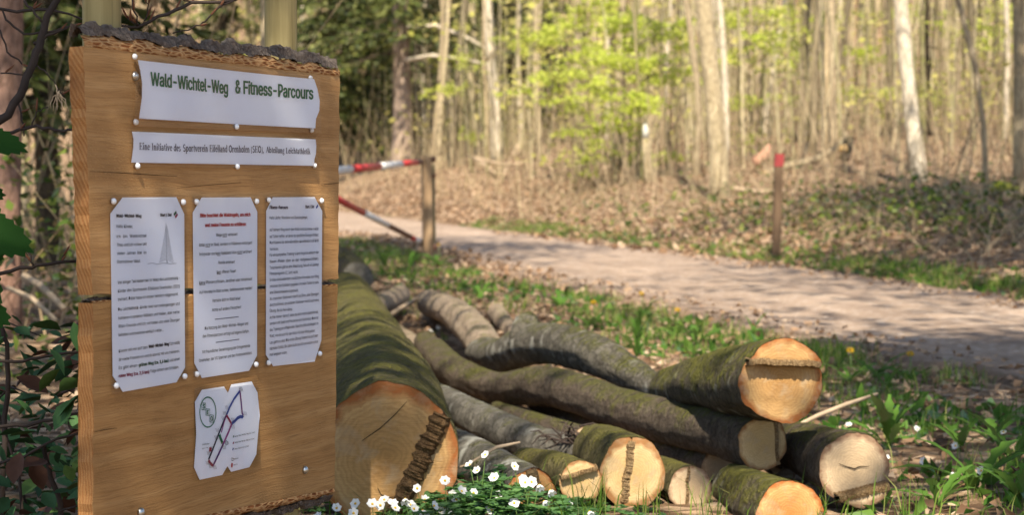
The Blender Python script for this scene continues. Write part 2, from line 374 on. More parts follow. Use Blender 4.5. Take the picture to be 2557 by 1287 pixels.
M['brush2'] = leafmat("distant_stems", [(.07, .058, .035), (.22, .18, .10), (.40, .325, .19), (.58, .49, .30), (.66, .57, .37), (.27, .26, .10), (.12, .11, .045)], .05, .8, .02)  # pale yellow tones stand in for haze, dark ones for gaps between trunks
M['young'] = leafmat("young_beech_leaf", [(.34, .40, .05), (.46, .52, .08), (.58, .62, .13), (.38, .46, .06)], .5, .5, .05)
M['sparse'] = leafmat("spring_leaf", [(.34, .34, .07), (.50, .48, .13), (.60, .52, .20), (.42, .43, .10)], .45, .5, .04)
M['needle'] = leafmat("spruce_needles", [(.025, .040, .013), (.06, .080, .022), (.12, .14, .038), (.26, .27, .08)], .3, .6, .05)
M['shade'] = leafmat("shade_tree_leaf", [(.05, .09, .02), (.09, .14, .03)], .25)
M['grass'] = leafmat("grass_blade", [(.045, .10, .014), (.08, .16, .022), (.13, .22, .03), (.22, .29, .06), (.34, .31, .13)], .4, .5, .08)
M['anem'] = leafmat("anemone_leaf", [(.030, .095, .018), (.05, .14, .025), (.085, .20, .035)], .35, .6, .06)
M['herb'] = leafmat("herb_leaf", [(.045, .115, .018), (.08, .17, .028), (.13, .23, .04)], .4, .5, .10)
M['litter'] = leafmat("dead_leaf", [(.11, .062, .036), (.24, .15, .09), (.36, .245, .155), (.46, .345, .24), (.29, .17, .095), (.15, .09, .052)], .15, .8, .03)
M['bramble'] = leafmat("bramble_leaf", [(.018, .045, .018), (.03, .07, .026), (.055, .10, .035), (.10, .045, .025), (.025, .06, .03)], .25)
M['bankleaf'] = leafmat("bank_bramble_leaf", [(.03, .06, .014), (.06, .10, .02), (.12, .16, .03), (.20, .23, .05), (.15, .10, .05)], .3, .5, .08)
M['maple'] = leafmat("maple_leaf_green", [(.018, .060, .012), (.028, .08, .016)], .3, .5, .08)
M['petal'] = None
def petalmat(name, c, tr=.35):
    m = bpy.data.materials.new(name); m.use_nodes = True; nt = m.node_tree; b = nt.nodes["Principled BSDF"]
    b.inputs[0].default_value = (*c, 1); b.inputs["Roughness"].default_value = .6
    t = nd(nt, "BsdfTranslucent", {0: (*c, 1)}); x = nd(nt, "MixShader", {0: tr, 1: b.outputs[0], 2: t.outputs[0]})
    nt.links.new(x.outputs[0], nt.nodes["Material Output"].inputs[0]); return m
M['petal'] = petalmat("white_petal", (.86, .86, .84)); M['yellow'] = petalmat("yellow_petal", (.80, .52, .02))
M['stem'] = plain("green_stem", (.10, .17, .04), .6, .3, .2)
M['redpaint'] = plain("faded_red_paint", (.52, .045, .04), .55, .35, .25, 18)
M['whitepaint'] = plain("chipped_white_paint", (.72, .70, .66), .55, .35, .12, 25)
M['mossgreen'] = plain("bright_moss", (.24, .25, .03), .95, .1, .4, 30)

# ------------------------------------------------------------------ setting: forest floor, track
def grow(a, b, s0, g):
    o = [a]; s = s0; sg = 1 if b > a else -1
    while (b - o[-1]) * sg > 0: o.append(o[-1] + s * sg); s *= g
    return o
xs = np.array(sorted(set(grow(-2, -60, .12, 1.07) + list(np.arange(-2, 6, .09)) + grow(6, 70, .12, 1.06))))
ys = np.array(sorted(set(grow(3, -14, .12, 1.10) + list(np.arange(3, 24, .12)) + grow(24, 128, .14, 1.018))))
GX, GY = np.meshgrid(xs, ys); GZ = ground(GX, GY)
V = np.stack([GX, GY, GZ], -1).reshape(-1, 3); nx = len(xs)
ii = (np.arange(len(ys) - 1)[:, None] * nx + np.arange(nx - 1)[None]).ravel()
F = np.stack([ii, ii + 1, ii + 1 + nx, ii + nx], 1)
tag(link("forest_floor", np_mesh("forest_floor", V, F, M['ground'], True)), "brown leaf litter forest floor rising beyond the track", kind="structure")
ty = np.array(grow(-13, 24, .16, 1.0) + grow(24.2, 100, .2, 1.02)); ts = np.linspace(0, 1, 25)
V = []; UV = []
for y in ty:
    a = float(xn(y)) - .05 + .16 * (vnoise(0, y, .5, 5) - .5) + .12 * (vnoise(0, y, .17, 6) - .5); b = float(xf(y)) + .05 + .16 * (vnoise(9, y, .6, 7) - .5)
    for s in ts:
        x = a + (b - a) * s; e = min(s, 1 - s)
        rut = -.018 * (math.exp(-((s - .27) / .09) ** 2) + math.exp(-((s - .73) / .09) ** 2))
        z = float(road_z(y)) + (.03 + rut if e > .02 else -.05) + .008 * (vnoise(x, y, .3, 8) - .5)
        V.append((x, y, z)); UV.append((s, y))
n = len(ts); F = [(i * n + j, i * n + j + 1, (i + 1) * n + j + 1, (i + 1) * n + j) for i in range(len(ty) - 1) for j in range(n - 1)]
tag(link("forest_track", mesh_of("forest_track", V, F, M['track'], True, UV)), "sunlit pinkish gravel forest track with soft tyre ruts", kind="structure")

# ------------------------------------------------------------------ forest
def trunk_geo(H, r0, r1, lean, wob, n=9, seg=14, flare=1.35, seed=0):
    rr = random.Random(seed); pts = []; rad = []; ph = rr.uniform(0, 6); ph2 = rr.uniform(0, 6)
    for i in range(seg + 1):
        t = (i / seg) ** 1.4; z = H * t
        pts.append(Vector((lean[0] * z + wob * math.sin(z * .9 + ph) * min(1, z), lean[1] * z + wob * math.sin(z * .7 + ph2) * min(1, z), z - (.25 if i == 0 else 0))))
        rad.append((r0 + (r1 - r0) * t) * (1 + (flare - 1) * math.exp(-z / (r0 * 2.2))))
    return pts, rad
def crown_geo(pts, rad, z0, nb, nleaf, spread, seed, leaf=.07, twig=True):
    """limbs with twigs, and leaf arrays along them"""
    rr = random.Random(seed); mb = MB(); LP = []
    H = pts[-1].z
    for k in range(nb):
        z = z0 + (H - z0) * (k + rr.random()) / nb
        i = max(j for j in range(len(pts) - 1) if pts[j].z <= z); f = (z - pts[i].z) / (pts[i + 1].z - pts[i].z); p = pts[i].lerp(pts[i + 1], f); r = rad[i] * .38
        a = rr.uniform(0, 6.28); L = spread * rr.uniform(.5, 1) * (1.1 - .5 * (z - z0) / max(.1, H - z0)); up = rr.uniform(.1, .6)
        q = [p]; d = Vector((math.cos(a), math.sin(a), up))
        for s in range(4): d = (d + Vector((rr.uniform(-.3, .3), rr.uniform(-.3, .3), rr.uniform(-.25, .25)))).normalized(); q.append(q[-1] + d * L / 4)
        mb.tube(q, [r, r * .7, r * .45, r * .28, .006], 4, False)
        for s in range(3 if twig else 0):
            j = rr.randint(1, 3); t0 = q[j]; d2 = (d + Vector((rr.uniform(-1, 1), rr.uniform(-1, 1), rr.uniform(-.4, .6)))).normalized()
            t1 = t0 + d2 * L * .25; t2 = t1 + (d2 + Vector((0, 0, rr.uniform(-.3, .3)))) * L * .2; mb.tube([t0, t1, t2], [r * .3, r * .2, .004], 3, False); q += [t1, t2]
        LP += q[1:]
    lv = lf = None
    if nleaf:
        P = np.array([tuple(p) for p in LP]); P = P[NR.integers(0, len(P), nleaf)] + NR.normal(size=(nleaf, 3)) * spread * np.array([.13, .13, .07])
        lv, lf = leaf_arrays(P, rdir(nleaf, .35), rdir(nleaf, .35), NR.uniform(.7, 1.3, nleaf) * leaf, NR.uniform(.3, .45, nleaf) * leaf)
    return mb, lv, lf
def quads_to_tris(F):
    out = []
    for f in F:
        for i in range(1, len(f) - 1): out.append((f[0], f[i], f[i + 1]))
    return np.array(out, np.int32)
def crown_mesh(name, mb, lv, lf, mbark, mleaf):
    V = np.array([tuple(v) for v in mb.v], np.float32).reshape(-1, 3); F = quads_to_tris(mb.f) if mb.f else np.zeros((0, 3), np.int32)
    nb = len(F)
    if lv is not None: F = np.concatenate([F, lf + len(V)]); V = np.concatenate([V, lv])
    me = np_mesh(name, V, F, mbark); me.materials.append(mleaf)
    idx = np.zeros(len(me.polygons), np.int32); idx[nb:] = 1; me.polygons.foreach_set("material_index", idx); return me
def tree(name, label, cat, base, H, r0, r1, lean, wob, mbark, mleaf, z0, nb, nleaf, spread, seed, group=None, leaf=.07, n=10, seg=16, flare=1.35):
    t = root(name, base, label, cat, group)
    pts, rad = trunk_geo(H, r0, r1, lean, wob, n, seg, flare, seed)
    mb = MB().tube(pts, rad, n); link("trunk", mesh_of("trunk", mb.v, mb.f, mbark), t)
    if nb:
        cm, lv, lf = crown_geo(pts, rad, z0, nb, nleaf, spread, seed + 1, leaf); link("crown", crown_mesh("crown", cm, lv, lf, mbark, mleaf), t)
    return t
def seen_tree(label, pxb, pyb, Y, pxt, wb, wt, mbark, name="beech_tree", cat="tree", wob=.03, H=15, group=None, seed=0, z0=6.5, nb=7, nleaf=120, flare=1.3, mleaf=None):
    """a tree placed by its foot in the photo, leaning to where it leaves the picture"""
    p = at(pxb, pyb, Y); z = gz(p.x, Y); q = at(pxt, 0, Y); hh = q.z - z
    lean = ((q.x - p.x) / hh, 0.02); r0 = wb * Y / FPX / 2; r1 = max(.03, r0 + (wt * Y / FPX / 2 - r0) * H / hh * .55)
    return tree(name, label, cat, (p.x, Y, z), H, r0, r1, lean, wob, mbark, mleaf or M['sparse'], z0, nb, nleaf, 2.2, seed, group, flare=flare)
def base_Y(px, py, y0=14): return gat(px, py, y0).y

for a in [
    ("pale slim beech trunk rising left of the barrier's bank behind the gate post", 1240, 400, 43, 1222, 28, 20, M['pale'], "beech_tree", "tree", .04),
    ("thick mossy leaning trunk, the stoutest behind the track", 1800, 475, 26, 1762, 48, 43, M['mossytrunk'], "beech_tree", "tree", .03),
    ("bright sunlit leaning trunk standing right of the red topped post", 2300, 458, 25.5, 2250, 38, 35, M['pale'], "beech_tree", "tree", .03),
    ("tan straight trunk at the far right edge beside the mossy stump", 2543, 500, 21, 2545, 30, 30, M['beech'], "beech_tree", "tree", .01),
    ("tan trunk directly behind the felled branch with cut ends", 2092, 350, 36, 2078, 24, 21, M['mossytrunk'], "beech_tree", "tree", .04),
    ("thin stem leaning right beside the tan trunk over the felled branch", 2075, 340, 37, 2122, 13, 10, M['beech'], "young_tree", "tree", .05),
    ("straight medium trunk in the gap left of the bright green young leaves", 1447, 375, 41, 1438, 23, 19, M['beech'], "beech_tree", "tree", .03),
    ("grey broad trunk farther back right of the mossy leaning trunk", 1872, 345, 45, 1902, 32, 27, M['beech'], "beech_tree", "tree", .04),
    ("thin pale stem close beside the mossy leaning trunk", 1812, 400, 29, 1795, 17, 14, M['pale'], "young_tree", "tree", .06),
    ("dark narrow trunk just right of the bright leaning trunk", 2320, 330, 38, 2318, 14, 11, M['darkbark'], "young_tree", "tree", .02),
    ("crooked thin grey stem near the mossy stump", 2466, 490, 23, 2378, 15, 10, M['beech'], "young_tree", "tree", .12),
    ("thin pale stem behind the white tipped stake", 1738, 450, 30, 1715, 17, 8, M['beech'], "young_tree", "tree", .10),
    ("slender pale stem far left of the felled branch", 1905, 350, 42, 1955, 14, 12, M['pale'], "young_tree", "tree", .05),
    ("thin leaning sapling stem nearest the spruce trunk", 1078, 375, 44, 1105, 13, 10, M['beech'], "young_tree", "tree", .06),
    ("thin sapling stem between spruce and pale slim beech", 1098, 385, 43, 1115, 12, 9, M['mossytrunk'], "young_tree", "tree", .05),
    ("sapling stem leaning right toward the pale slim beech", 1125, 400, 42, 1165, 15, 9, M['beech'], "young_tree", "tree", .05),
]:
    seen_tree(*a, seed=hash(a[1] * 7 + a[2]) % 997)
# the scaly spruce and its conifer neighbours
def spruce(label, px, py, Y, w, z_low, z_dense, reach, nbough, seed, H=14, mb=None, group=None, lean=0.0):
    rr = random.Random(seed); p = at(px, py, Y); z = gz(p.x, Y)
    t = root("spruce_tree", (p.x, Y, z), label, "tree", group); r0 = w * Y / FPX / 2
    pts, rad = trunk_geo(H, r0, .05, (lean, 0), .02, 10, 16, 1.35, seed)
    m = MB().tube(pts, rad, 10); link("trunk", mesh_of("trunk", m.v, m.f, mb or M['spruce']), t)
    m = MB(); P = []; A = []; B = []; L = []; W = []
    for k in range(nbough):
        zz = z_low + (H - z_low) * (k / nbough) ** 1.25 + rr.uniform(-.15, .15); a = rr.uniform(0, 6.283)
        full = 1.0 if zz > z_dense else .25
        Lb = reach * (1 - .8 * max(0, zz - 4) / (H - 4)) * rr.uniform(.6, 1.1)
        c0 = Vector((lean * zz, 0, zz)); d = Vector((math.cos(a), math.sin(a), .1)); q = [c0]
        for s in range(5): d = (d + Vector((0, 0, -.16 if s < 3 else .10))).normalized(); q.append(q[-1] + d * Lb / 5)
        m.tube(q, [.022, .018, .014, .010, .007, .003], 3, False)
        ns = int(75 * full * Lb / 2)
        side = Vector((-math.sin(a), math.cos(a), 0))
        for s in range(ns):
            f = rr.uniform(.12, 1) * 4.99; i = int(f); c = q[i].lerp(q[i + 1], f - i); sg = rr.choice((-1, 1)); tw = (1 - f / 6) * .55 * Lb * .5 * rr.random()
            c = c + side * sg * tw + Vector((0, 0, -tw * .35)); P.append(tuple(c)); dd = d * rr.uniform(.2, 1) + side * sg * rr.uniform(.3, 1) + Vector((0, 0, rr.uniform(-.75, .05)))
            A.append(tuple(dd)); B.append((rr.uniform(-1, 1), rr.uniform(-1, 1), rr.uniform(-.3, .3) + .01)); L.append(rr.uniform(.16, .40)); W.append(rr.uniform(.022, .055))
    lv, lf = leaf_arrays(np.array(P), np.array(A), np.array(B), np.array(L), np.array(W))
    link("crown", crown_mesh("crown", m, lv, lf, M['darkbark'], M['needle']), t); return t
spruce("thick scaly pinkish spruce trunk with green boughs high up, left of the pale slim beech", 1005, 400, 47, 50, 2.6, 3.2, 2.6, 120, 1, lean=-.006)
spruce("dark bushy spruce seen directly beside the notice board's top corner", 830, 420, 52, 20, .8, .9, 2.2, 230, 2, mb=M['darkbark'])
spruce("dark spruce with low boughs standing left behind the thick scaly spruce trunk", 930, 380, 58, 22, 1.0, 1.1, 2.6, 230, 3, mb=M['darkbark'])
spruce("dense spruce behind the thin sapling stems", 1130, 370, 60, 22, .7, .9, 2.9, 240, 4, mb=M['darkbark'])
spruce("spruce with dark low boughs right behind the pale slim beech", 1330, 360, 57, 20, .5, .6, 2.4, 240, 5, mb=M['darkbark'])
spruce("spruce far behind, between the dark ones and the bright young leaves", 1250, 330, 70, 20, 1.2, 1.4, 2.4, 150, 6, mb=M['darkbark'])
spruce("dark spruce added as shade backdrop close behind the bare shrub at the left edge", 120, 520, 17, 60, 1.3, 1.5, 1.6, 150, 9, H=11, mb=M["darkbark"])  # added spruce, a dark backdrop standing in for shade at the left edge
spruce("spruce whose trunk is hidden behind the notice board and boughs show above it", 560, 400, 62, 24, 1.5, 1.6, 2.4, 130, 8, mb=M['darkbark'])

# young beeches in fresh leaf: level sprays
def young_beech(label, px, py, Y, w, sprays, seed, H=7.5):
    rr = random.Random(seed); p = at(px, py, Y); z = gz(p.x, Y); t = root("young_beech", (p.x, Y, z), label, "young tree", "young beeches in fresh leaf")
    r0 = w * Y / FPX / 2; pts, rad = trunk_geo(H, r0, .012, (rr.uniform(-.02, .02), 0), .06, 7, 12, 1.2, seed)
    m = MB().tube(pts, rad, 7); link("trunk", mesh_of("trunk", m.v, m.f, M['beech']), t)
    m = MB(); P = []
    for (sx, sy, wid, cnt) in sprays:
        c = at(sx, sy, Y + rr.uniform(-1.5, 1.5)) - Vector((p.x, Y, z)); wm = wid * Y / FPX
        i = min(range(len(pts)), key=lambda j: abs(pts[j].z - c.z + .3)); s = pts[i]
        for k in range(3):
            e = c + Vector((rr.uniform(-wm, wm) * .6, rr.uniform(-.8, .8), rr.uniform(-.05, .12))); mid = s.lerp(e, .5) + Vector((0, 0, .12)); m.tube([s, mid, e], [.012, .008, .003], 3, False)
        sub = [(c.x + rr.gauss(0, wm * .5), c.y + rr.gauss(0, .6), c.z + rr.gauss(0, .10), rr.uniform(.5, 1.3)) for _ in range(11)]
        for k in range(int(cnt * 3.4)):
            u_ = sub[rr.randrange(11)]; dx = rr.gauss(0, wm * .17 * u_[3]); P.append((u_[0] + dx, u_[1] + rr.gauss(0, .2), u_[2] + rr.gauss(0, .028) - .25 * abs(dx)))
    n = len(P); lv, lf = leaf_arrays(np.array(P), rdir(n, .3, -.15), rdir(n, .25), NR.uniform(.06, .11, n), NR.uniform(.022, .04, n))
    link("crown", crown_mesh("crown", m, lv, lf, M['beech'], M['young']), t)
young_beech("young beech with the widest layers of bright green leaves, behind the white tipped stake", 1590, 440, 31, 9,
    [(1540, 150, 170, 260), (1640, 90, 150, 230), (1480, 220, 140, 200), (1560, 270, 130, 170), (1500, 330, 110, 150), (1600, 390, 90, 110), (1560, 40, 150, 200), (1680, 180, 90, 110), (1470, 400, 70, 60)], 21)
young_beech("young beech with green sprays left of the widest one, above the brushwood", 1455, 400, 35, 8,
    [(1400, 90, 100, 120), (1450, 40, 110, 130), (1380, 190, 80, 70), (1420, 260, 80, 70), (1520, 10, 120, 140)], 22)
young_beech("young beech leafing between the mossy leaning trunk and the red topped post", 1860, 400, 34, 7,
    [(1880, 40, 90, 110), (1905, 90, 70, 70), (1850, 250, 70, 50), (1930, 130, 60, 50), (1830, 140, 60, 50), (1960, 40, 80, 70), (1870, 350, 50, 30)], 23)
young_beech("young beech with thin green sprays behind the red topped post", 2030, 390, 40, 6,
    [(2030, 160, 80, 80), (1990, 110, 70, 60), (2110, 240, 60, 40), (1960, 250, 60, 45), (2060, 40, 90, 70), (2140, 130, 70, 50), (2020, 300, 60, 30)], 24)
young_beech("young beech sprouting pale leaves beside the pale slim beech", 1215, 400, 41, 6,
    [(1120, 220, 70, 55), (1150, 150, 60, 40), (1300, 110, 70, 60), (1180, 340, 50, 30), (1330, 90, 60, 60)], 25)
young_beech("low leafing beech right of the bright leaning trunk", 2390, 400, 38, 6,
    [(2400, 60, 110, 80), (2480, 110, 100, 80), (2350, 250, 80, 50), (2200, 220, 100, 90), (2190, 130, 80, 70), (2520, 30, 80, 60), (2240, 40, 90, 60), (2440, 220, 80, 40)], 26)

# the rest of the wood: prototypes copied with their parts
protos = []
for k, (mk, r, nm, lb) in enumerate([('beech', .10, "forest_tree", "slender tan trunk among the many in the wood behind the track"), ('beech', .07, "forest_tree", "slender tan trunk among the many in the wood behind the track"),
        ('beech', .13, "forest_tree", "slender tan trunk among the many in the wood behind the track"), ('darkbark', .09, "forest_tree", "dark bare trunk among the many in the wood behind the track"),
        ('pale', .06, "forest_tree", "pale slim trunk among the many in the wood behind the track"), ('beech', .05, "forest_tree", "slender tan trunk among the many in the wood behind the track"),
        ('mossytrunk', .10, "forest_tree", "mossy tinted trunk among the many in the wood behind the track")]):
    protos.append([mk, tree(nm, lb, "tree", (0, 0, 0), 13, r, r * .5, (R.uniform(-.03, .03), R.uniform(-.03, .03)), .06, M[mk], M['sparse'], 4.5, 6, 70, 1.4, 300 + k, {'d': "dark trunks in the wood", 'p': "pale trunks in the wood", 'm': "mossy trunks in the wood", 'b': "tan trunks in the wood"}[mk[0]], .06, 7, 10, 1.25), False])
def copy_tree(src):
    c = src.copy(); COL.objects.link(c)
    for ch in src.children: d = ch.copy(); COL.objects.link(d); d.parent = c
    return c
cnt = 0
while cnt < 215:
    Y = 29 + 62 * R.random() ** .9; px = R.uniform(-120, 2680); X = (px - CX) / FPX * Y
    d = X - float(xf(Y)); dl = float(xn(Y)) - X
    if d < 3.5 and dl < 2.5: continue
    if 700 < px < 1000 and Y < 50: continue
    if (1895 < px < 2000 and Y < 75) or (1690 < px < 1860 and Y < 48) or (2215 < px < 2350 and Y < 45): continue
    pr = protos[R.choices(range(7), (5, 5, 2, 2, 3, 4, 3))[0]]
    o = pr[1] if not pr[2] else copy_tree(pr[1]); pr[2] = True
    zone = ('left of the notice board' if px < 190 else 'behind the notice board' if px < 850 else 'between the notice board and the pale slim beech' if px < 1235 else 'between the pale slim beech and the white tipped stake' if px < 1610 else
            'between the white tipped stake and the red topped post' if px < 1940 else 'between the red topped post and the bright leaning trunk' if px < 2280 else 'right of the bright leaning trunk'); kind_ = {'d': 'dark bare', 'p': 'pale slim', 'm': 'mossy tinted', 'b': 'tan'}[pr[0][0]]
    o['label'] = f"{kind_} trunk {'in the front rows' if Y < 45 else 'halfway back' if Y < 65 else 'deep'} in the wood, {zone}"; o['label'] = ' '.join(o['label'].split()[:16])
    s = R.uniform(.65, 1.05) if Y < 45 else R.uniform(.75, 1.35); o.location = (X, Y, gz(X, Y) - .05); o.scale = (s, s, max(1.0, s)); o.rotation_euler = (R.uniform(-.04, .04), R.uniform(-.05, .05), R.uniform(0, 6.28)); cnt += 1
# far wood, brush, shrub layer: masses nobody could count
def stems(n, ylo, yhi, hlo, hhi, rlo, rhi, lean, pw=1.0, pxr=(-300, 2900), dmin=.6, lmin=1.5):
    Y = ylo + (yhi - ylo) * NR.random(n) ** pw; px = NR.uniform(*pxr, n); X = (px - CX) / FPX * Y
    ok = (X - xf(Y) > dmin) | (xn(Y) - X > lmin); X = X[ok]; Y = Y[ok]; n = len(X)
    P = np.stack([X, Y, ground(X, Y) - .05], 1); h = NR.uniform(hlo, hhi, n)[:, None]; r = NR.uniform(rlo, rhi, n)[:, None]
    ln = NR.normal(size=(n, 3)) * lean; ln[:, 2] = 1; ln2 = ln + NR.normal(size=(n, 3)) * lean * .8; ln2[:, 2] = 1
    p1 = P + ln * h * .5; p2 = p1 + ln2 * h * .5; vs = []
    for (p, k) in ((P, 1), (p1, .75), (p2, .35)):
        for j in range(3): a = 2.094 * j; vs.append(p + np.array([[math.cos(a), math.sin(a), 0]]) * r * k)
    v = np.stack(vs, 1).reshape(-1, 3); b = np.arange(n)[:, None] * 9; f = []
    for l in (0, 3):
        for j in range(3):
            j2 = (j + 1) % 3; f.append(b + np.array([[l + j, l + j2, l + 3 + j2]])); f.append(b + np.array([[l + j, l + 3 + j2, l + 3 + j]]))
    return v, np.concatenate(f)
v, f = stems(1100, 60, 122, 6, 13, .03, .09, .05, 1, (-350, 2950), 4, 4)
tag(link("distant_wood", np_mesh("distant_wood", v, f, M['brush2'])), "mass of thin bare stems far up the wooded slope", kind="stuff")
v, f = stems(4000, 22, 62, .4, 2.0, .004, .011, .28, .9, (230, 2900))
tag(link("brushwood", np_mesh("brushwood", v, f, M['brush'])), "tangle of dry thin brush stems covering the bank", kind="stuff")
v, f = stems(1700, 30, 70, 2, 6, .008, .022, .09, .9, (230, 2900), dmin=2)
tag(link("thicket_stems", np_mesh("thicket_stems", v, f, M['brush2'])), "thin upright thicket stems between the trunks", kind="stuff")
v, f = stems(4200, 14, 34, .12, .5, .0035, .008, .9, 1, (230, 2900), .5, 40)
tag(link("bank_brush", np_mesh("bank_brush", v, f, M["brush"])), "low brown tangle of dead stalks covering the bank", kind="stuff")
n = 60000; Y = NR.uniform(34, 100, n); px = NR.uniform(-300, 2900, n); X = (px - CX) / FPX * Y; zz = NR.uniform(.2, 5.5, n) * Y / 48
cl = vnoise(X * 1.0 + zz * .7, zz * 2.2 + Y * .3, 1.4, 31); ok = ((X - xf(Y) > 2) | (xn(Y) - X > 3)) & (cl > .50)
X, Y, zz = X[ok], Y[ok], zz[ok]; n = len(X)
v, f = leaf_arrays(np.stack([X, Y, ground(X, Y) + zz], 1), rdir(n, .4), rdir(n, .4), NR.uniform(.11, .24, n), NR.uniform(.035, .08, n))
tag(link("spring_foliage", np_mesh("spring_foliage", v, f, M['sparse'])), "haze of small pale spring leaves among the far trunks", kind="stuff")

tree("verge_beech", "beech on the near verge hidden behind the notice board's right post", "tree", (-1.80, 14.5, gz(-1.8, 14.5)), 10.5, .085, .05, (0, 0), .02, M['beech'], M['shade'], 6.2, 24, 2800, 3.2, 611, None, .17)  # unseen tree, put here so its crown shades the track
tree("bank_beech", "beech on the bank just outside the view, shading the bramble patch", "tree", (4.7, 15.6, gz(4.7, 15.6)), 10.5, .13, .06, (-.02, 0), .03, M['beech'], M['shade'], 5.0, 24, 4200, 3.3, 612, None, .17)
# trees behind and beside the viewer: they shade the board, the pile and bands of the track
for k, (x, y, H, z0, nb, nl, sp, lf) in enumerate([(-1.7, -1.6, 9, 4.6, 24, 5200, 2.0, .15), (-3.6, .6, 10, 4.2, 18, 2600, 2.3, .16), (2.1, .9, 9.5, 4.4, 22, 4200, 2.0, .15), (-3.4, 4.6, 11, 5.2, 34, 7000, 4.6, .15),
        (-3.6, 10.5, 12, 5.2, 32, 6000, 4.2, .15), (4.6, 3.2, 11, 5, 34, 6500, 4.4, .15), (4.4, 8.4, 12, 5.5, 34, 7000, 4.2, .16), (-6.5, 18, 13, 5, 24, 3000, 4.0, .15)]):
    tree("roadside_beech", ["beech behind the viewer whose crown shades the notice board", "beech left of the notice board outside the view", "beech behind the viewer near the track", "beech left of the log pile outside the view", "beech left of the barrier outside the view",
        "beech right of the track outside the view, the nearer one", "beech right of the track outside the view, the farther one", "beech farther left of the barrier outside the view"][k], "tree", (x, y, gz(x, y)), H, .14, .06, (0, 0), .05, M['beech'], M['shade'], z0, nb, nl, sp, 500 + k, None, lf)
# ------------------------------------------------------------------ notice board
BO = Vector((-.5594, 2.933, 0)); BD = Vector((.368, .930, 0)).normalized(); BN = Vector((BD.y, -BD.x, 0))
def bp(px, py, off=0.0):
    r = ray(px, py); t = ((BO + BN * off - EYE).dot(BN)) / r.dot(BN); p = EYE + r * t
    return ((p - BO).dot(BD), p.z)
def bw(u, v, off=0.0): return BO + BD * u + Vector((0, 0, v)) + BN * off
bc = bw(.24, 0); board = root("notice_board", (bc.x, bc.y, gz(bc.x, bc.y)), "tall board of two honey coloured rough sawn planks with barky edges on round posts", "notice board")
TH = .025
def plank(c, matf, label=None):
    """c: photo corners TL, TR, BR, BL of the front face; front, back, rims, end grain"""
    q = [bp(*k) for k in c]; nu, nv = 64, 28; V = []; UV = []; F = []
    for j in range(nv + 1):
        for i in range(nu + 1):
            s, t = i / nu, j / nv
            u = (q[0][0] * (1 - s) + q[1][0] * s) * (1 - t) + (q[3][0] * (1 - s) + q[2][0] * s) * t
            v = (q[0][1] * (1 - s) + q[1][1] * s) * (1 - t) + (q[3][1] * (1 - s) + q[2][1] * s) * t
            if i in (0, nu): u += R.uniform(-.0022, .0022)
            if j in (0, nv): v += R.uniform(-.0012, .0012)
            V.append(bw(u, v, .0008 * (mnoise.noise((u * 9, v * 16, 3)) ))); UV.append((u, v))
    w = nu + 1
    for j in range(nv):
        for i in range(nu): a = j * w + i; F.append((a, a + w, a + w + 1, a + 1))
    pl = part("plank", V, F, matf, board, True, UV)
    if label: pl["label"] = label
    def rim(idx, name, m):
        V2 = []; UV2 = []; F2 = []
        for k, a in enumerate(idx):
            for r_ in range(5):
                dd = TH * r_ / 4; V2.append(V[a] - BN * dd + (Vector((0, 0, 0)) if r_ in (0, 4) else BD * R.uniform(-.0012, .0012))); UV2.append((dd, UV[a][1] if m is M['endgrain'] else UV[a][0]))
        for k in range(len(idx) - 1):
            for r_ in range(4): a = k * 5 + r_; F2.append((a, a + 1, a + 6, a + 5))
        part(name, V2, F2, m, pl, False, UV2)
    L = [j * w for j in range(nv + 1)]; Rr = [j * w + nu for j in range(nv + 1)]
    rim(L, "end_grain", M['endgrain']); rim(Rr[::-1], "end_grain", M['endgrain'])
    rim(list(range(nu, -1, -1)), "top_edge", matf); rim(list(range(nv * w, nv * w + nu + 1)), "bottom_edge", matf)
    b = [V[0] - BN * TH, V[nu] - BN * TH, V[nv * w + nu] - BN * TH, V[nv * w] - BN * TH]
    part("back_face", b, [(0, 1, 2, 3)], matf, pl, False, [UV[0], UV[nu], UV[nv * w + nu], UV[nv * w]])
    return pl, q
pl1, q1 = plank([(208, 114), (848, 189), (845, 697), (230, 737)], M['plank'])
pl2, q2 = plank([(232, 757), (843, 712), (835, 1222), (232, 1345)], M['plank2'])
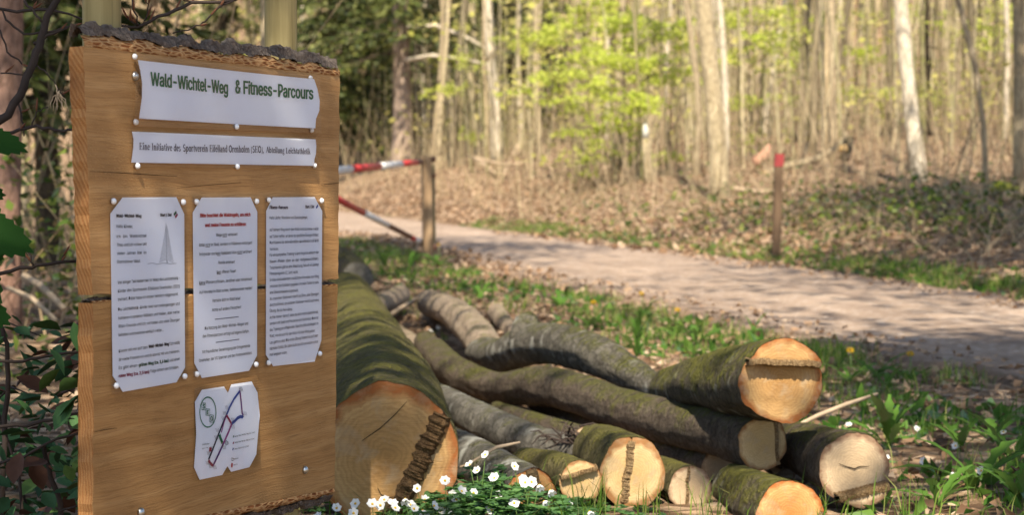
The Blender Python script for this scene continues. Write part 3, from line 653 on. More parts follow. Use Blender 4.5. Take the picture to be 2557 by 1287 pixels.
def bark_strip(pl, line, outline, depth, sgn, push=0.0):
    """the rounded, barky waste edge of a plank: layered flank and rough crust"""
    nu = 170; lu = [bp(*p) for p in line]; ol = [bp(p[0], p[1], -depth * .6) for p in outline]
    us = np.linspace(lu[0][0], lu[1][0] - .001, nu + 1)
    vb = np.interp(us, [p[0] for p in lu], [p[1] for p in lu]); vt = np.interp(us, [p[0] for p in ol], [p[1] for p in ol])
    V = []; UV = []; F = []; rows = 9
    for i, u in enumerate(us):
        split = .50 + .22 * mnoise.noise((u * 22, 1.3, 0)) + .08 * mnoise.noise((u * 90, 5.3, 0))
        for j in range(rows + 1):
            t = split * j / rows; v = vb[i] + (vt[i] - vb[i]) * t; off = .0035 * math.sin(j / rows * 3.1) - depth * .55 * t + .0022 * mnoise.noise((u * 70, v * 210, 0))
            V.append(bw(u, v, off + .0006 + push)); UV.append((u, v))
    for i in range(nu):
        for j in range(rows): a = i * (rows + 1) + j; F.append((a, a + rows + 1, a + rows + 2, a + 1) if sgn > 0 else (a, a + 1, a + rows + 2, a + rows + 1))
    st = part("bark_edge", V, F, M['wane'], pl, True, UV)
    V = []; F = []; rows = 9
    for i, u in enumerate(us):
        split = .50 + .22 * mnoise.noise((u * 22, 1.3, 0)) + .08 * mnoise.noise((u * 90, 5.3, 0))
        plate = mnoise.noise((u * 30, 7, 0)); jag = .005 * mnoise.noise((u * 130, 2, 0)) + .010 * (math.floor(plate * 3) / 3) + .004 * mnoise.noise((u * 300, 9, 0))
        for j in range(rows + 1):
            t = j / rows; ang = t * 2.6
            vv = vb[i] + (vt[i] - vb[i]) * (split + (1 - split) * min(1, 1.15 * math.sin(min(ang, 1.57)))) + sgn * jag * min(1, t * 2) * (1 if push == 0 else .35)
            off = -depth * .5 * split + .005 - (depth * 1.1) * t + .006 * mnoise.noise((u * 60 + 3, t * 4, plate * 3))
            if t > .8: vv -= sgn * .014 * (t - .8) * 5
            V.append(bw(u, vv + .0025 * mnoise.noise((u * 210, t * 9, 4)), off + push * 2.2))
    for i in range(nu):
        for j in range(rows): a = i * (rows + 1) + j; F.append((a, a + rows + 1, a + rows + 2, a + 1) if sgn > 0 else (a, a + 1, a + rows + 2, a + rows + 1))
    part("bark_crust", V, F, M['wane_top'], pl, False)
bark_strip(pl1, [(208, 115), (848, 190)], [(185, 54), (252, 61), (314, 68), (372, 85), (458, 88), (492, 102), (577, 102), (628, 112), (714, 117), (782, 132), (846, 148)], .024, 1)
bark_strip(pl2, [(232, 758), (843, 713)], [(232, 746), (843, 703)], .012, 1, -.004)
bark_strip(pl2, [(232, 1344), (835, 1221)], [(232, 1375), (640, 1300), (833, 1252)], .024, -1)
for (cx_, py) in ((701, 40), (254, 30)):
    u, _ = bp(cx_, py, -TH - .030); p = bw(u, 0, -TH - .030); z0 = gz(p.x, p.y) - .2
    MB().tube([p + Vector((0, 0, z0 + (1.75 - z0) * k / 8)) for k in range(9)], [.029] * 9, 20).build("post", M['post'], board)
for px_, py_ in ((760, 1175), (350, 1281), (335, 190)):
    u, v = bp(px_, py_); m = MB(); c = bw(u, v, .0)
    m.tube([c, c + BN * .003, c + BN * .0055, c + BN * .007], [.0075, .0072, .005, .0012], 14).build("bolt", M['zinc'], board)
def crack(pts, w, parent, name="crack", off=.0012):
    V = []; F = []; k = len(pts)
    for i, (px_, py_) in enumerate(pts):
        u, v = bp(px_, py_); ww = w * math.sin(math.pi * (i + .4) / k) ; V += [bw(u, v - ww, off), bw(u, v + ww, off)]
    for i in range(k - 1): F.append((2 * i, 2 * i + 2, 2 * i + 3, 2 * i + 1))
    part(name, V, F, M['dark'], parent, False)
crack([(222, 428), (300, 432), (380, 437), (440, 440)], .0005, pl1); crack([(800, 462), (825, 459), (846, 457)], .0005, pl1)
crack([(234, 1080), (262, 1074), (290, 1070)], .0005, pl2); crack([(440, 470), (520, 462), (600, 456)], .0004, pl1)

# ------------------------------------------------------------------ notices pinned to the board
FONT = None
try:
    import os
    FONT = bpy.data.fonts.load(os.path.join(bpy.utils.system_resource('DATAFILES'), "fonts", "Inter.woff2"))
except Exception: FONT = None
def text_mesh(body, bold):
    cu = bpy.data.curves.new("lettering", 'FONT'); cu.body = body
    if FONT: cu.font = FONT
    cu.resolution_u = 2; cu.offset = .014 if bold else 0.0
    o = bpy.data.objects.new("lettering", cu); COL.objects.link(o); dg = bpy.context.evaluated_depsgraph_get()
    me = bpy.data.meshes.new_from_object(o.evaluated_get(dg)); v = np.zeros(len(me.vertices) * 3); me.vertices.foreach_get("co", v)
    f = [tuple(p.vertices) for p in me.polygons]; bpy.data.objects.remove(o); bpy.data.curves.remove(cu); bpy.data.meshes.remove(me)
    return v.reshape(-1, 3)[:, :2], f
CAPH = text_mesh("H", False)[0][:, 1].max()
# bold serif capitals and small letters as strokes: (points, width)
def _arc(cx_, cy_, rx, ry, a0, a1, n=10): return [(cx_ + rx * math.cos(math.radians(a0 + (a1 - a0) * i / n)), cy_ + ry * math.sin(math.radians(a0 + (a1 - a0) * i / n))) for i in range(n + 1)]
def serif_glyphs():
    S, T = .118, .03; X, A, C = .46, .69, .67
    def stem(x, y0, y1, w=S): return ([(x, y0), (x, y1)], w)
    def ser(x, y, w=.27): return ([(x - w / 2, y), (x + w / 2, y)], T)
    def flag(x, y): return ([(x - .13, y - .015), (x, y - .015)], T)
    bowl = lambda x, a0, a1, rx=.17: (_arc(x, X / 2, rx, X / 2 - .03, a0, a1), .085)
    g = {}
    g['I'] = (.36, [stem(.18, 0, C), ser(.18, .02), ser(.18, C - .02)])
    g['i'] = (.28, [stem(.14, 0, X), ser(.14, .02), flag(.14, X), ([(.07, .62), (.21, .62)], .13)])
    g['l'] = (.28, [stem(.14, 0, A), ser(.14, .02), flag(.14, A)])
    n_ = [stem(.14, 0, X), ser(.14, .02, .25), flag(.14, X), (_arc(.27, .30, .13, .13, 160, 0), .09), stem(.42, 0, .31), ser(.42, .02, .25)]
    g['n'] = (.56, n_); g['h'] = (.56, [stem(.14, 0, A), flag(.14, A)] + [n_[1]] + n_[3:])
    g['u'] = (.56, [stem(.14, .14, X), flag(.14, X), (_arc(.27, .15, .13, .12, 180, 330), .09), stem(.42, 0, X), flag(.42, X), ser(.46, .02, .12)])
    g['r'] = (.44, [stem(.14, 0, X), ser(.14, .02), flag(.14, X), (_arc(.29, .28, .13, .14, 150, 50), .09)])
    g['t'] = (.33, [stem(.15, .08, .60, .11), ([(.02, X - .02), (.30, X - .02)], T), (_arc(.22, .09, .08, .07, 180, 320), .06)])
    g['e'] = (.45, [(_arc(.23, X / 2, .17, X / 2 - .03, 5, 315), .09), ([(.08, .25), (.40, .25)], T)])
    g['o'] = (.50, [(_arc(.25, X / 2, .185, X / 2 - .03, 0, 360, 16), .10)])
    g['a'] = (.50, [stem(.33, 0, .34), (_arc(.20, .33, .13, .11, 160, 0), .07), (_arc(.18, .13, .11, .11, 60, 330), .08), ser(.39, .02, .14)])
    g['v'] = (.50, [([(.08, X), (.25, 0)], .12), ([(.25, 0), (.42, X)], .06), ser(.09, X - .02, .2), ser(.41, X - .02, .16)])
    g['d'] = (.56, [stem(.42, 0, A), flag(.42, A), (_arc(.25, X / 2, .16, X / 2 - .03, 60, 300), .09), ser(.47, .02, .1)])
    g['b'] = (.56, [stem(.13, 0, A), flag(.13, A), (_arc(.29, X / 2, .17, X / 2 - .03, 130, -130), .09)])
    g['p'] = (.56, [stem(.14, -.2, X), flag(.14, X), ser(.14, -.18), (_arc(.29, X / 2, .17, X / 2 - .03, 130, -130), .09)])
    g['s'] = (.39, [(_arc(.19, .34, .12, .10, 30, 250), .07), (_arc(.19, .12, .13, .10, 80, -160), .08)])
    g['f'] = (.33, [stem(.14, 0, .56), ser(.14, .02), (_arc(.25, .56, .11, .11, 180, 50), .07), ([(.02, X - .02), (.29, X - .02)], T)])
    g['c'] = (.44, [(_arc(.24, X / 2, .17, X / 2 - .03, 45, 315), .09)])
    g['k'] = (.56, [stem(.14, 0, A), ser(.14, .02), flag(.14, A), ([(.20, .22), (.42, X)], .05), ([(.26, .28), (.48, .0)], .11)])
    g['g'] = (.50, [(_arc(.22, .31, .13, .13, 0, 360, 14), .07), (_arc(.24, -.09, .17, .10, 0, 360, 14), .06), ([(.34, .40), (.47, .44)], .05), ([(.14, .14), (.14, .02)], .05)])
    g['E'] = (.66, [stem(.17, 0, C), ([(.04, C - .02), (.58, C - .02)], T), ([(.04, .02), (.60, .02)], T), ([(.2, .35), (.45, .35)], T), stem(.57, C - .18, C, .04), stem(.59, 0, .20, .04), stem(.45, .26, .44, .04)])
    g['L'] = (.62, [stem(.17, 0, C), ser(.17, C - .02, .3), ([(.04, .02), (.58, .02)], T), stem(.57, 0, .22, .04)])
    g['S'] = (.54, [(_arc(.27, .49, .18, .155, 40, 260), .09), (_arc(.26, .18, .19, .155, 85, -150), .10)])
    g['O'] = (.74, [(_arc(.37, C / 2, .28, C / 2 - .03, 0, 360, 18), .12)])
    g['A'] = (.70, [([(.08, 0), (.36, C)], .05), ([(.36, C), (.60, 0)], .14), ([(.18, .23), (.50, .23)], T), ser(.08, .02, .2), ser(.60, .02, .26)])
    g['('] = (.33, [(_arc(.33, .24, .24, .46, 130, 230), .07)]); g[')'] = (.33, [(_arc(0, .24, .24, .46, 50, -50), .07)])
    g[','] = (.25, [([(.13, .10), (.13, .0)], .13), ([(.17, .02), (.08, -.12)], .06)]); g[' '] = (.27, [])
    return g
def serif_mesh(body):
    G = serif_glyphs(); V = []; F = []; x = 0
    for ch in body:
        w, st = G[ch]
        for pts, wd in st:
            b = len(V); k = len(pts)
            for i in range(k):
                a = pts[max(i - 1, 0)]; c = pts[min(i + 1, k - 1)]; dx, dy = c[0] - a[0], c[1] - a[1]; L = math.hypot(dx, dy) or 1
                V += [(x + pts[i][0] - dy / L * wd / 2, pts[i][1] + dx / L * wd / 2), (x + pts[i][0] + dy / L * wd / 2, pts[i][1] - dx / L * wd / 2)]
            for i in range(k - 1): F.append((b + 2 * i, b + 2 * i + 1, b + 2 * i + 3, b + 2 * i + 2))
        x += w
    return np.array(V), F
def zoomf(x0, y0, s): return lambda zx, zy: (x0 + zx / s, y0 + zy / s)
Z1 = zoomf(150, 30, 2.925); Z2 = zoomf(250, 470, 2.429); Z3 = zoomf(460, 470, 2.627); Z4 = zoomf(460, 930, 3.605); ID = lambda x, y: (x, y)
pin_me = None
def pin(parent, px_, py_, off=.003):
    global pin_me
    u, v = bp(px_, py_); top = Vector(parent.location)
    if pin_me is None:
        m = MB(); m.tube([BN * 0, BN * .002, BN * .0042, BN * .0055], [.0048, .0047, .0036, .0008], 14); pin_me = mesh_of("drawing_pin", m.v, m.f, M['white'])
    link("drawing_pin", pin_me, parent, bw(u, v, off) - top)
def notice(label, outline, sleeve, lines, pins, zf, capz, bulge=None, strokes=(), grid=None):
    bulge = bulge or (lambda u, v: 0.0)
    pu = [bp(*p) for p in (outline if grid is None else grid[0] + grid[1])]; cu_, cv_ = sum(p[0] for p in pu) / len(pu), min(p[1] for p in pu)
    t = root("notice_sheet", bw(cu_, cv_, .001), label, "notice")
    if grid is None:
        part("paper", [bw(u, v, .0016) for u, v in pu], [tuple(range(len(pu)))], M['paper'], t, False)
    else:
        L = [bp(*p) for p in grid[0]]; Rr = [bp(*p) for p in grid[1]]; n = len(L); V = []; F = []; nu = 28
        for i in range(nu + 1):
            for j in range(n):
                s = i / nu; u = L[j][0] * (1 - s) + Rr[j][0] * s; v = L[j][1] * (1 - s) + Rr[j][1] * s; V.append(bw(u, v, .0016 + bulge(u, v)))
        for i in range(nu):
            for j in range(n - 1): a = i * n + j; F.append((a, a + 1, a + n + 1, a + n))
        part("paper", V, F, M['paper'], t, True)
    s4 = [bp(*p) for p in sleeve]; V = []; F = []; nu, nv = 24, 10
    for j in range(nv + 1):
        for i in range(nu + 1):
            s, q = i / nu, j / nv; u = (s4[0][0] * (1 - s) + s4[1][0] * s) * (1 - q) + (s4[3][0] * (1 - s) + s4[2][0] * s) * q; v = (s4[0][1] * (1 - s) + s4[1][1] * s) * (1 - q) + (s4[3][1] * (1 - s) + s4[2][1] * s) * q
            V.append(bw(u, v, .0030 + bulge(u, v)))
    for j in range(nv):
        for i in range(nu): a = j * (nu + 1) + i; F.append((a, a + nu + 1, a + nu + 2, a + 1))
    part("clear_sleeve", V, F, M['sleeve'], t, True)
    by = {}
    for ln in lines:
        body, x0, y0, x1, y1, col = ln[:6]; style = ln[6] if len(ln) > 6 else ''; cz = ln[7] if len(ln) > 7 else capz
        (ua, va), (ub, vb) = bp(*zf(x0, y0 + cz * .5)), bp(*zf(x1, y1 + cz * .5)); _, vc = bp(*zf((x0 + x1) / 2, (y0 + y1) / 2 - cz * .5)); _, vm = bp(*zf((x0 + x1) / 2, (y0 + y1) / 2 + cz * .5))
        tv, tf = serif_mesh(body) if style == 'serif' else text_mesh(body, style == 'bold')
        w0, w1 = tv[:, 0].min(), tv[:, 0].max(); hs = (vc - vm) / (.67 if style == 'serif' else CAPH)
        V, F = by.setdefault(col, ([], [])); b = len(V)
        if style == 'bold':
            for x, y in tv: s = (x + .035 - w0) / (w1 + .035 - w0); u = ua + (ub - ua) * s; v = va + (vb - va) * s + y * hs; V.append(bw(u, v, .00225 + bulge(u, v)))
            F += [tuple(b + i for i in f_) for f_ in tf]; b = len(V); w1 += .035
        for x, y in tv: s = (x - w0) / (w1 - w0); u = ua + (ub - ua) * s; v = va + (vb - va) * s + y * hs; V.append(bw(u, v, .0021 + bulge(u, v)))
        F += [tuple(b + i for i in f_) for f_ in tf]
    for pts, wd, col in strokes:
        V, F = by.setdefault(col, ([], [])); b = len(V); q = [Vector(bp(*zf(*p))) for p in pts]; k = len(q); cl = (q[0] - q[-1]).length < 1e-6
        for i in range(k):
            a = q[i - 1 if i else (k - 2 if cl else 0)]; c = q[i + 1 if i < k - 1 else (1 if cl else k - 1)]; d_ = (c - a).normalized() if (c - a).length else Vector((1, 0)); nn = Vector((-d_.y, d_.x)) * wd / 2
            for e in (q[i] + nn, q[i] - nn): V.append(bw(e.x, e.y, .0019 + .00004 * len(by) + bulge(e.x, e.y)))
        for i in range(k - 1): F.append((b + 2 * i, b + 2 * i + 1, b + 2 * i + 3, b + 2 * i + 2))
    for col, (V, F) in by.items(): part("lettering", V, F, INK[col], t, False)
    for p in pins: pin(t, *p, off=.003)
    return t
bt = lambda u, v: .0025 + .0022 * math.sin(u * 13 + 1) + .010 * max(0, (u - .46) / .12) ** 2 + .008 * max(0, (.02 - u) / .08) ** 2
notice("wide title sheet at the top of the board with big green lettering", None, [Z1(505, 300), Z1(1850, 468), Z1(1858, 885), Z1(498, 835)],
    [("Wald-Wichtel-Weg", 632, 488, 1217, 552, 'g', 'bold', 92), ("& Fitness-Parcours", 1270, 545, 1812, 592, 'g', 'bold', 90)],
    [Z1(527, 326), Z1(1812, 482), Z1(535, 804), Z1(1273, 838), Z1(1822, 863)], Z1, 70, bt,
    grid=([Z1(530, 350), Z1(552, 430), Z1(567, 520), Z1(566, 620), Z1(553, 700), Z1(541, 778)], [Z1(1818, 490), Z1(1838, 560), Z1(1852, 650), Z1(1850, 720), Z1(1830, 780), Z1(1826, 850)]))
notice("low strip sheet below the title with one line of black serif lettering", None, [Z1(505, 862), Z1(1855, 920), Z1(1860, 1150), Z1(505, 1128)],
    [("Eine Initiative des", 566, 980, 858, 992, 'n', 'serif', 50), ("Sportverein Eifelland Orenhofen (SEO),", 877, 994, 1478, 1003, 'n', 'serif', 50), ("Abteilung Leichtathletik", 1493, 1006, 1808, 1018, 'n', 'serif', 42)],
    [Z1(548, 1125), Z1(1278, 1130), Z1(1843, 1122)], Z1, 46, lambda u, v: .0018 + .0018 * math.sin(u * 15),
    grid=([Z1(515, 873), Z1(526, 930), Z1(524, 990), Z1(517, 1050), Z1(511, 1100)], [Z1(1848, 930), Z1(1853, 985), Z1(1850, 1040), Z1(1838, 1080), Z1(1838, 1124)]))
O1 = [Z2(130, 57), Z2(457, 55), Z2(505, 158), Z2(510, 1090), Z2(458, 1180), Z2(132, 1238), Z2(70, 1140), Z2(56, 155)]
tree_sk = []
for i in range(26):
    yy_ = 225 + i * 8.4; hw = 4 + i * 1.55; tree_sk.append(([(395 - hw, yy_ + 14 + (i * 7 % 5)), (394 - hw * .3, yy_ + 4), (395, yy_), (397 + hw * .4, yy_ + 5), (398 + hw, yy_ + 15 + (i * 5 % 6))], .0005, 's'))
tree_sk += [([(393, 212), (396, 455)], .0008, 's'), ([(282, 460), (310, 455), (340, 462), (375, 455), (420, 460), (456, 457)], .0009, 's'), ([(400, 440), (402, 458)], .0016, 's')]
notice("leftmost text sheet with a small pencil drawing of a spruce", O1, [Z2(50, 42), Z2(512, 42), Z2(518, 1172), Z2(62, 1252)], [
    ("Wald-Wichtel-Weg", 90, 168, 243, 168, 'k', 'bold'), ("Start / Ziel", 357, 163, 427, 162, 'k', 'bold', 17), ("Hallo Kinder,", 92, 231, 192, 232, 'k'),
    ("ich   bin   Waldwichtel", 94, 293, 274, 288, 'k'), ("Theo und ich wohne seit", 95, 345, 275, 338, 'k'), ("vielen  Jahren  hier  im", 96, 396, 274, 390, 'k'), ("Orenhofener Wald.", 96, 447, 238, 442, 'k'),
    ("Vor einiger Zeit haben hier im Wald die Leichtathletik-", 100, 573, 474, 545, 'k'), ("Kinder des Sportverein Eifelland Orenhofen (SEO)", 101, 625, 476, 595, 'k'), ("trainiert. Dabei habe ich immer heimlich mitgemacht.", 101, 676, 467, 642, 'k'),
    ("Die Leichtathletik-Kinder sind nun weitergezogen und", 103, 737, 475, 700, 'k'), ("trainieren in anderen Wäldern und Hallen, aber meine", 103, 790, 475, 750, 'k'), ("Wald-Freunde und ich, wir haben uns viele Übungen", 104, 840, 476, 798, 'k'), ("behalten und trainieren einfach weiter...", 105, 892, 378, 860, 'k'),
    ("Komm mit mir auf den", 106, 990, 280, 965, 'k'), ("Wald-Wichtel-Weg", 287, 963, 410, 946, 'k', 'bold'), ("! Ich stelle", 413, 945, 476, 937, 'k'), ("dir meine Freunde vor und du kannst mit uns trainieren.", 106, 1042, 476, 988, 'k'),
    ("Es gibt einen", 106, 1092, 218, 1076, 'k'), ("grünen Weg (ca. 1,6 km)", 227, 1075, 408, 1047, 'e', 'bold'), ("und einen", 414, 1046, 476, 1035, 'k'), ("roten Weg (ca. 2,5 km)", 106, 1141, 291, 1115, 'd', 'bold'), ("Folge einfach den Schildern.", 299, 1112, 471, 1085, 'k')],
    [Z2(67, 80), Z2(490, 85), Z2(83, 1200), Z2(499, 1143)], Z2, 19, strokes=[([(441, 163), (456, 144)], .0042, 'e'), ([(449, 178), (463, 158)], .0042, 'd')] + tree_sk)
O2 = [Z3(108, 62), Z3(430, 60), Z3(474, 155), Z3(472, 1100), Z3(420, 1200), Z3(110, 1248), Z3(60, 1150), Z3(50, 160)]
notice("middle text sheet headed by two red lines", O2, [Z3(45, 48), Z3(478, 48), Z3(478, 1185), Z3(48, 1262)], [
    ("Bitte beachtet die Waldregeln, um mich", 97, 180, 427, 172, 'r', 'bold', 23), ("und meine Freunde zu schützen:", 130, 243, 400, 235, 'r', 'bold', 23), ("Wege nicht verlassen!", 202, 308, 342, 301, 'k'),
    ("Abfall nicht im Wald, sondern in Mülleimern entsorgen!", 89, 375, 438, 357, 'k'), ("Holzpolder sind kein Spielplatz! Also nicht berühren!", 92, 435, 436, 415, 'k'), ("Hunde anleinen!", 218, 488, 324, 484, 'k'), ("Kein offenes Feuer!", 207, 552, 332, 543, 'k'),
    ("Keine Pflanzen pflücken, zerstören oder mitnehmen!", 92, 622, 438, 595, 'k'), ("Auf Hinweise im Wald achten, Gefahrenzonen meiden!", 92, 685, 439, 655, 'k'), ("Verhalte dich im Wald leise!", 177, 740, 361, 722, 'k'), ("Achte auf andere Menschen!", 176, 800, 366, 780, 'k'),
    ("Die Nutzung des Wald-Wichtel-Weges und", 128, 922, 412, 887, 'k'), ("des Fitnessparcours erfolgt auf eigene Gefahr.", 114, 973, 420, 938, 'k'), ("Mit freundlicher Genehmigung der Ortsgemeinde", 113, 1077, 425, 1034, 'k'), ("Orenhofen, der VG Speicher und des Forstrevierleiters.", 90, 1134, 438, 1080, 'k')],
    [Z3(66, 90), Z3(461, 87), Z3(68, 1222), Z3(457, 1158)], Z3, 20, strokes=[([(195, 862), (350, 845)], .0011, 'n'), ([(200, 1014), (355, 993)], .0011, 'n'), ([(244, 321), (274, 319)], .0007, 'k'), ([(133, 387), (161, 386)], .0007, 'k'), ([(207, 443), (232, 442)], .0007, 'k'), ([(341, 434), (371, 432)], .0007, 'k'), ([(207, 566), (235, 564)], .0007, 'k'), ([(92, 636), (132, 633)], .0007, 'k')])
O3 = [Z3(575, 60), Z3(850, 58), Z3(900, 150), Z3(895, 1000), Z3(850, 1140), Z3(578, 1170), Z3(530, 1095), Z3(532, 150)]
L3 = [("Fitness-Parcours", 554, 126, 674, 126, 'n', 'bold', 21), ("Start / Ziel", 788, 122, 846, 121, 'n', 'bold', 18), ("Hallo Läufer, Wanderer und Spaziergänger,", 553, 194, 803, 191, 'n')]
for tx, y0, x1, y1 in [("auf deinem Weg durch den Wald wirst du immer wieder", 273, 876, 266), ("auf Tafeln treffen, an denen du sportliche Übungen findest.", 318, 876, 305), ("Damit kannst du deine Kondition, Koordination und Kraft", 358, 876, 343), ("trainieren.", 400, 613, 398),
    ("Für ein komplettes Training (4 km) folgst du einfach den", 440, 876, 420), ("blauen  Pfeilen  oben  an  den  Aufgabenschildern.", 482, 876, 462), ("Zwischendrin gibt es eine Abkürzung, falls dir ein kleines", 524, 876, 500), ("Fitnessprogramm (2,1 km) reicht.", 562, 740, 550), ("In blau sind außerdem zusätzliche Hinweise zum Weg", 603, 876, 578),
    ("zwischen den Schildern gegeben. An allen Tafeln ist stets", 645, 876, 617), ("eine Übersichtskarte angebracht.", 686, 743, 670), ("An manchen Stationen macht es Sinn, alle Übungen", 728, 876, 693), ("durchzuführen, an anderen Stationen reicht auch eine", 768, 876, 733), ("Übung, die du frei wählst.", 806, 704, 795),
    ("Achte immer darauf, dass du dich nicht übernimmst,", 850, 873, 812), ("sondern mit Spaß und Freude bei der Sache bist. Dann ist", 890, 873, 850), ("das Training am effektivsten. Beachte bitte die Regeln im", 932, 873, 887), ("Wald, wie sie auch für den Wald-Wichtel-Pfad gelten!", 972, 850, 935), ("Los geht es also! Die erste Übung findest du auf dem", 1015, 871, 967),
    ("nächsten Schild. Bis dahin läufst du dich am besten schon", 1055, 871, 1007), ("mal langsam warm.", 1094, 670, 1078)]: L3.append((tx, 554, y0, x1, y1, 'n'))
notice("right text sheet with dense dark blue lines and a fold of light", O3, [Z3(520, 48), Z3(905, 48), Z3(900, 1120), Z3(522, 1182)], L3, [Z3(541, 78), Z3(888, 83), Z3(539, 1147), Z3(876, 1087)], Z3, 19, strokes=[([(859, 130), (871, 113)], .0042, 'b')])
E4 = [(204 + 73 * math.cos(a), 362 - 135 * math.sin(a)) for a in [2 * math.pi * i / 36 for i in range(37)]]
def sq(x0, y0, x1, y1): return [(x0, y0), (x1, y0 + 4), (x1, y1 + 4), (x0, y1), (x0, y0)]
blue = [(210, 790), (250, 690), (300, 560), (340, 460), (372, 385), (400, 315), (440, 240), (492, 170), (500, 240), (508, 320), (512, 370), (522, 392), (515, 405), (495, 402), (470, 415), (448, 440), (418, 465)]
st4 = [(E4, .0022, 'g')] + [(sq(*k), .0014, 'g') for k in ((148, 278, 184, 338), (184, 332, 221, 388), (221, 386, 254, 450))]
st4 += [([(x, y) for x, y in blue[:5]], .0042, 'n'), (blue[4:8], .0046, 'b'), (blue[7:12], .0040, 'p'), (blue[7:12], .0026, 'b'), (blue[11:], .0055, 'b'), ([(418, 465), (390, 540), (345, 640), (300, 740), (248, 848)], .0046, 'p'), ([(345, 640), (300, 740), (248, 848)], .0030, 'b'),
    ([(248, 845), (225, 820), (208, 795)], .0050, 'd'), ([(372, 390), (393, 425), (414, 462)], .0044, 'd'), ([(308, 565), (318, 600), (335, 640)], .0062, 'g'), ([(372, 392), (350, 450), (325, 545)], .0024, 'p')]
for (cx_, cy_) in ((495, 150), (535, 375), (425, 430), (425, 495), (370, 320), (350, 370), (340, 420), (285, 525), (275, 590), (345, 680), (235, 690), (205, 730), (195, 820), (225, 850), (262, 860), (500, 162), (372, 640)):
    for k in range(3): st4.append(([(cx_ - 12 + 11 * k, cy_ - 18), (cx_ - 2 + 11 * k, cy_ + 16)], .0006, 'n'))
st4 += [([(215, 697), (236, 700)], .0070, 'd'), (sq(416, 775, 434, 795), .0010, 'k'), ([(413, 840), (426, 840)], .0070, 'r'), ([(430, 588), (438, 572)], .0026, 'e'), ([(428, 648), (436, 630)], .0026, 'd'), ([(425, 706), (432, 684)], .0026, 'b'),
    ([(360, 625), (372, 618), (384, 632), (378, 655), (364, 660), (358, 640), (360, 625)], .0007, 'n')]
O4 = [Z4(150, 160), Z4(350, 130), Z4(386, 187), Z4(415, 112), Z4(600, 85), Z4(652, 185), Z4(672, 390), Z4(642, 742), Z4(580, 858), Z4(415, 900), Z4(380, 850), Z4(335, 928), Z4(130, 972), Z4(80, 860), Z4(100, 560), Z4(88, 270)]
notice("notched map sheet with coloured route lines and a round green club emblem", O4, [Z4(78, 150), Z4(645, 78), Z4(672, 835), Z4(70, 990)], [
    ("S", 156, 308, 178, 310, 'g', 'bold', 40), ("E", 192, 361, 212, 363, 'g', 'bold', 36), ("O", 227, 418, 249, 421, 'g', 'bold', 40),
    ("Grillhütte", 152, 655, 215, 645, 'k', '', 12), ("Start / Ziel", 150, 690, 203, 680, 'k', '', 12), ("Kleiner Wald-Wichtel-Weg (ca. 1,6 km)", 446, 580, 627, 541, 'k', '', 14), ("Großer Wald-Wichtel-Weg (ca. 2,5 km)", 444, 637, 622, 599, 'k', '', 14), ("Fitness-Parcours (ca. 4,1 km)", 441, 695, 572, 665, 'k', '', 14), ("Stationen", 436, 785, 478, 774, 'k', '', 13), ("Standort", 432, 840, 470, 829, 'k', '', 13)],
    [], Z4, 14, strokes=st4)

# ------------------------------------------------------------------ log pile
M['fibre'] = bark("torn_wood_fibre", (.31, .19, .085), (.56, .395, .215), None, scale=40, stretch=(1, 1, 1))
M['fibre_dark'] = bark("dark_torn_fibre", (.11, .058, .024), (.40, .245, .115), None, scale=55)
M['cut_fresh'] = cutwood("fresh_cut_wood", (.42, .280, .120), (.53, .375, .19), (.26, .12, .045), .25)
M['cut_pale'] = cutwood("pale_cut_wood", (.44, .32, .19), (.51, .38, .24), (.18, .10, .06), .25)
M['cut_amber'] = cutwood("amber_cut_wood", (.31, .170, .060), (.43, .265, .110), (.25, .085, .025), .35)  # amber wood, tones darkened further to carry the shade on these ends
M['cut_orange'] = cutwood("orange_cut_wood", (.40, .175, .05), (.56, .32, .125), (.32, .10, .025), .3)
M['bk_olive'] = bark("olive_log_bark", (.075, .062, .028), (.22, .190, .085), (.145, .135, .026), .50, 13, None)
M['bk_moss'] = bark("mossy_log_bark", (.050, .040, .025), (.19, .16, .11), (.135, .130, .020), .74, 17, (.27, .255, .20))
M['bk_moss2'] = bark('grey_mossy_log_bark', (.060, .050, .036), (.27, .245, .195), (.115, .115, .02), .40, 17, (.30, .285, .24))
M['bk_brown'] = bark("brown_log_bark", (.085, .062, .044), (.25, .20, .15), (.115, .115, .02), .50, 24, None, False, (1, 1, 1))
M['bk_grey'] = bark("grey_log_bark", (.105, .095, .08), (.235, .22, .185), (.13, .13, .04), .25, 11, (.40, .40, .36))
M['bk_pale'] = bark("pale_log_bark", (.25, .18, .12), (.52, .42, .31), (.22, .2, .07), .25, 12)
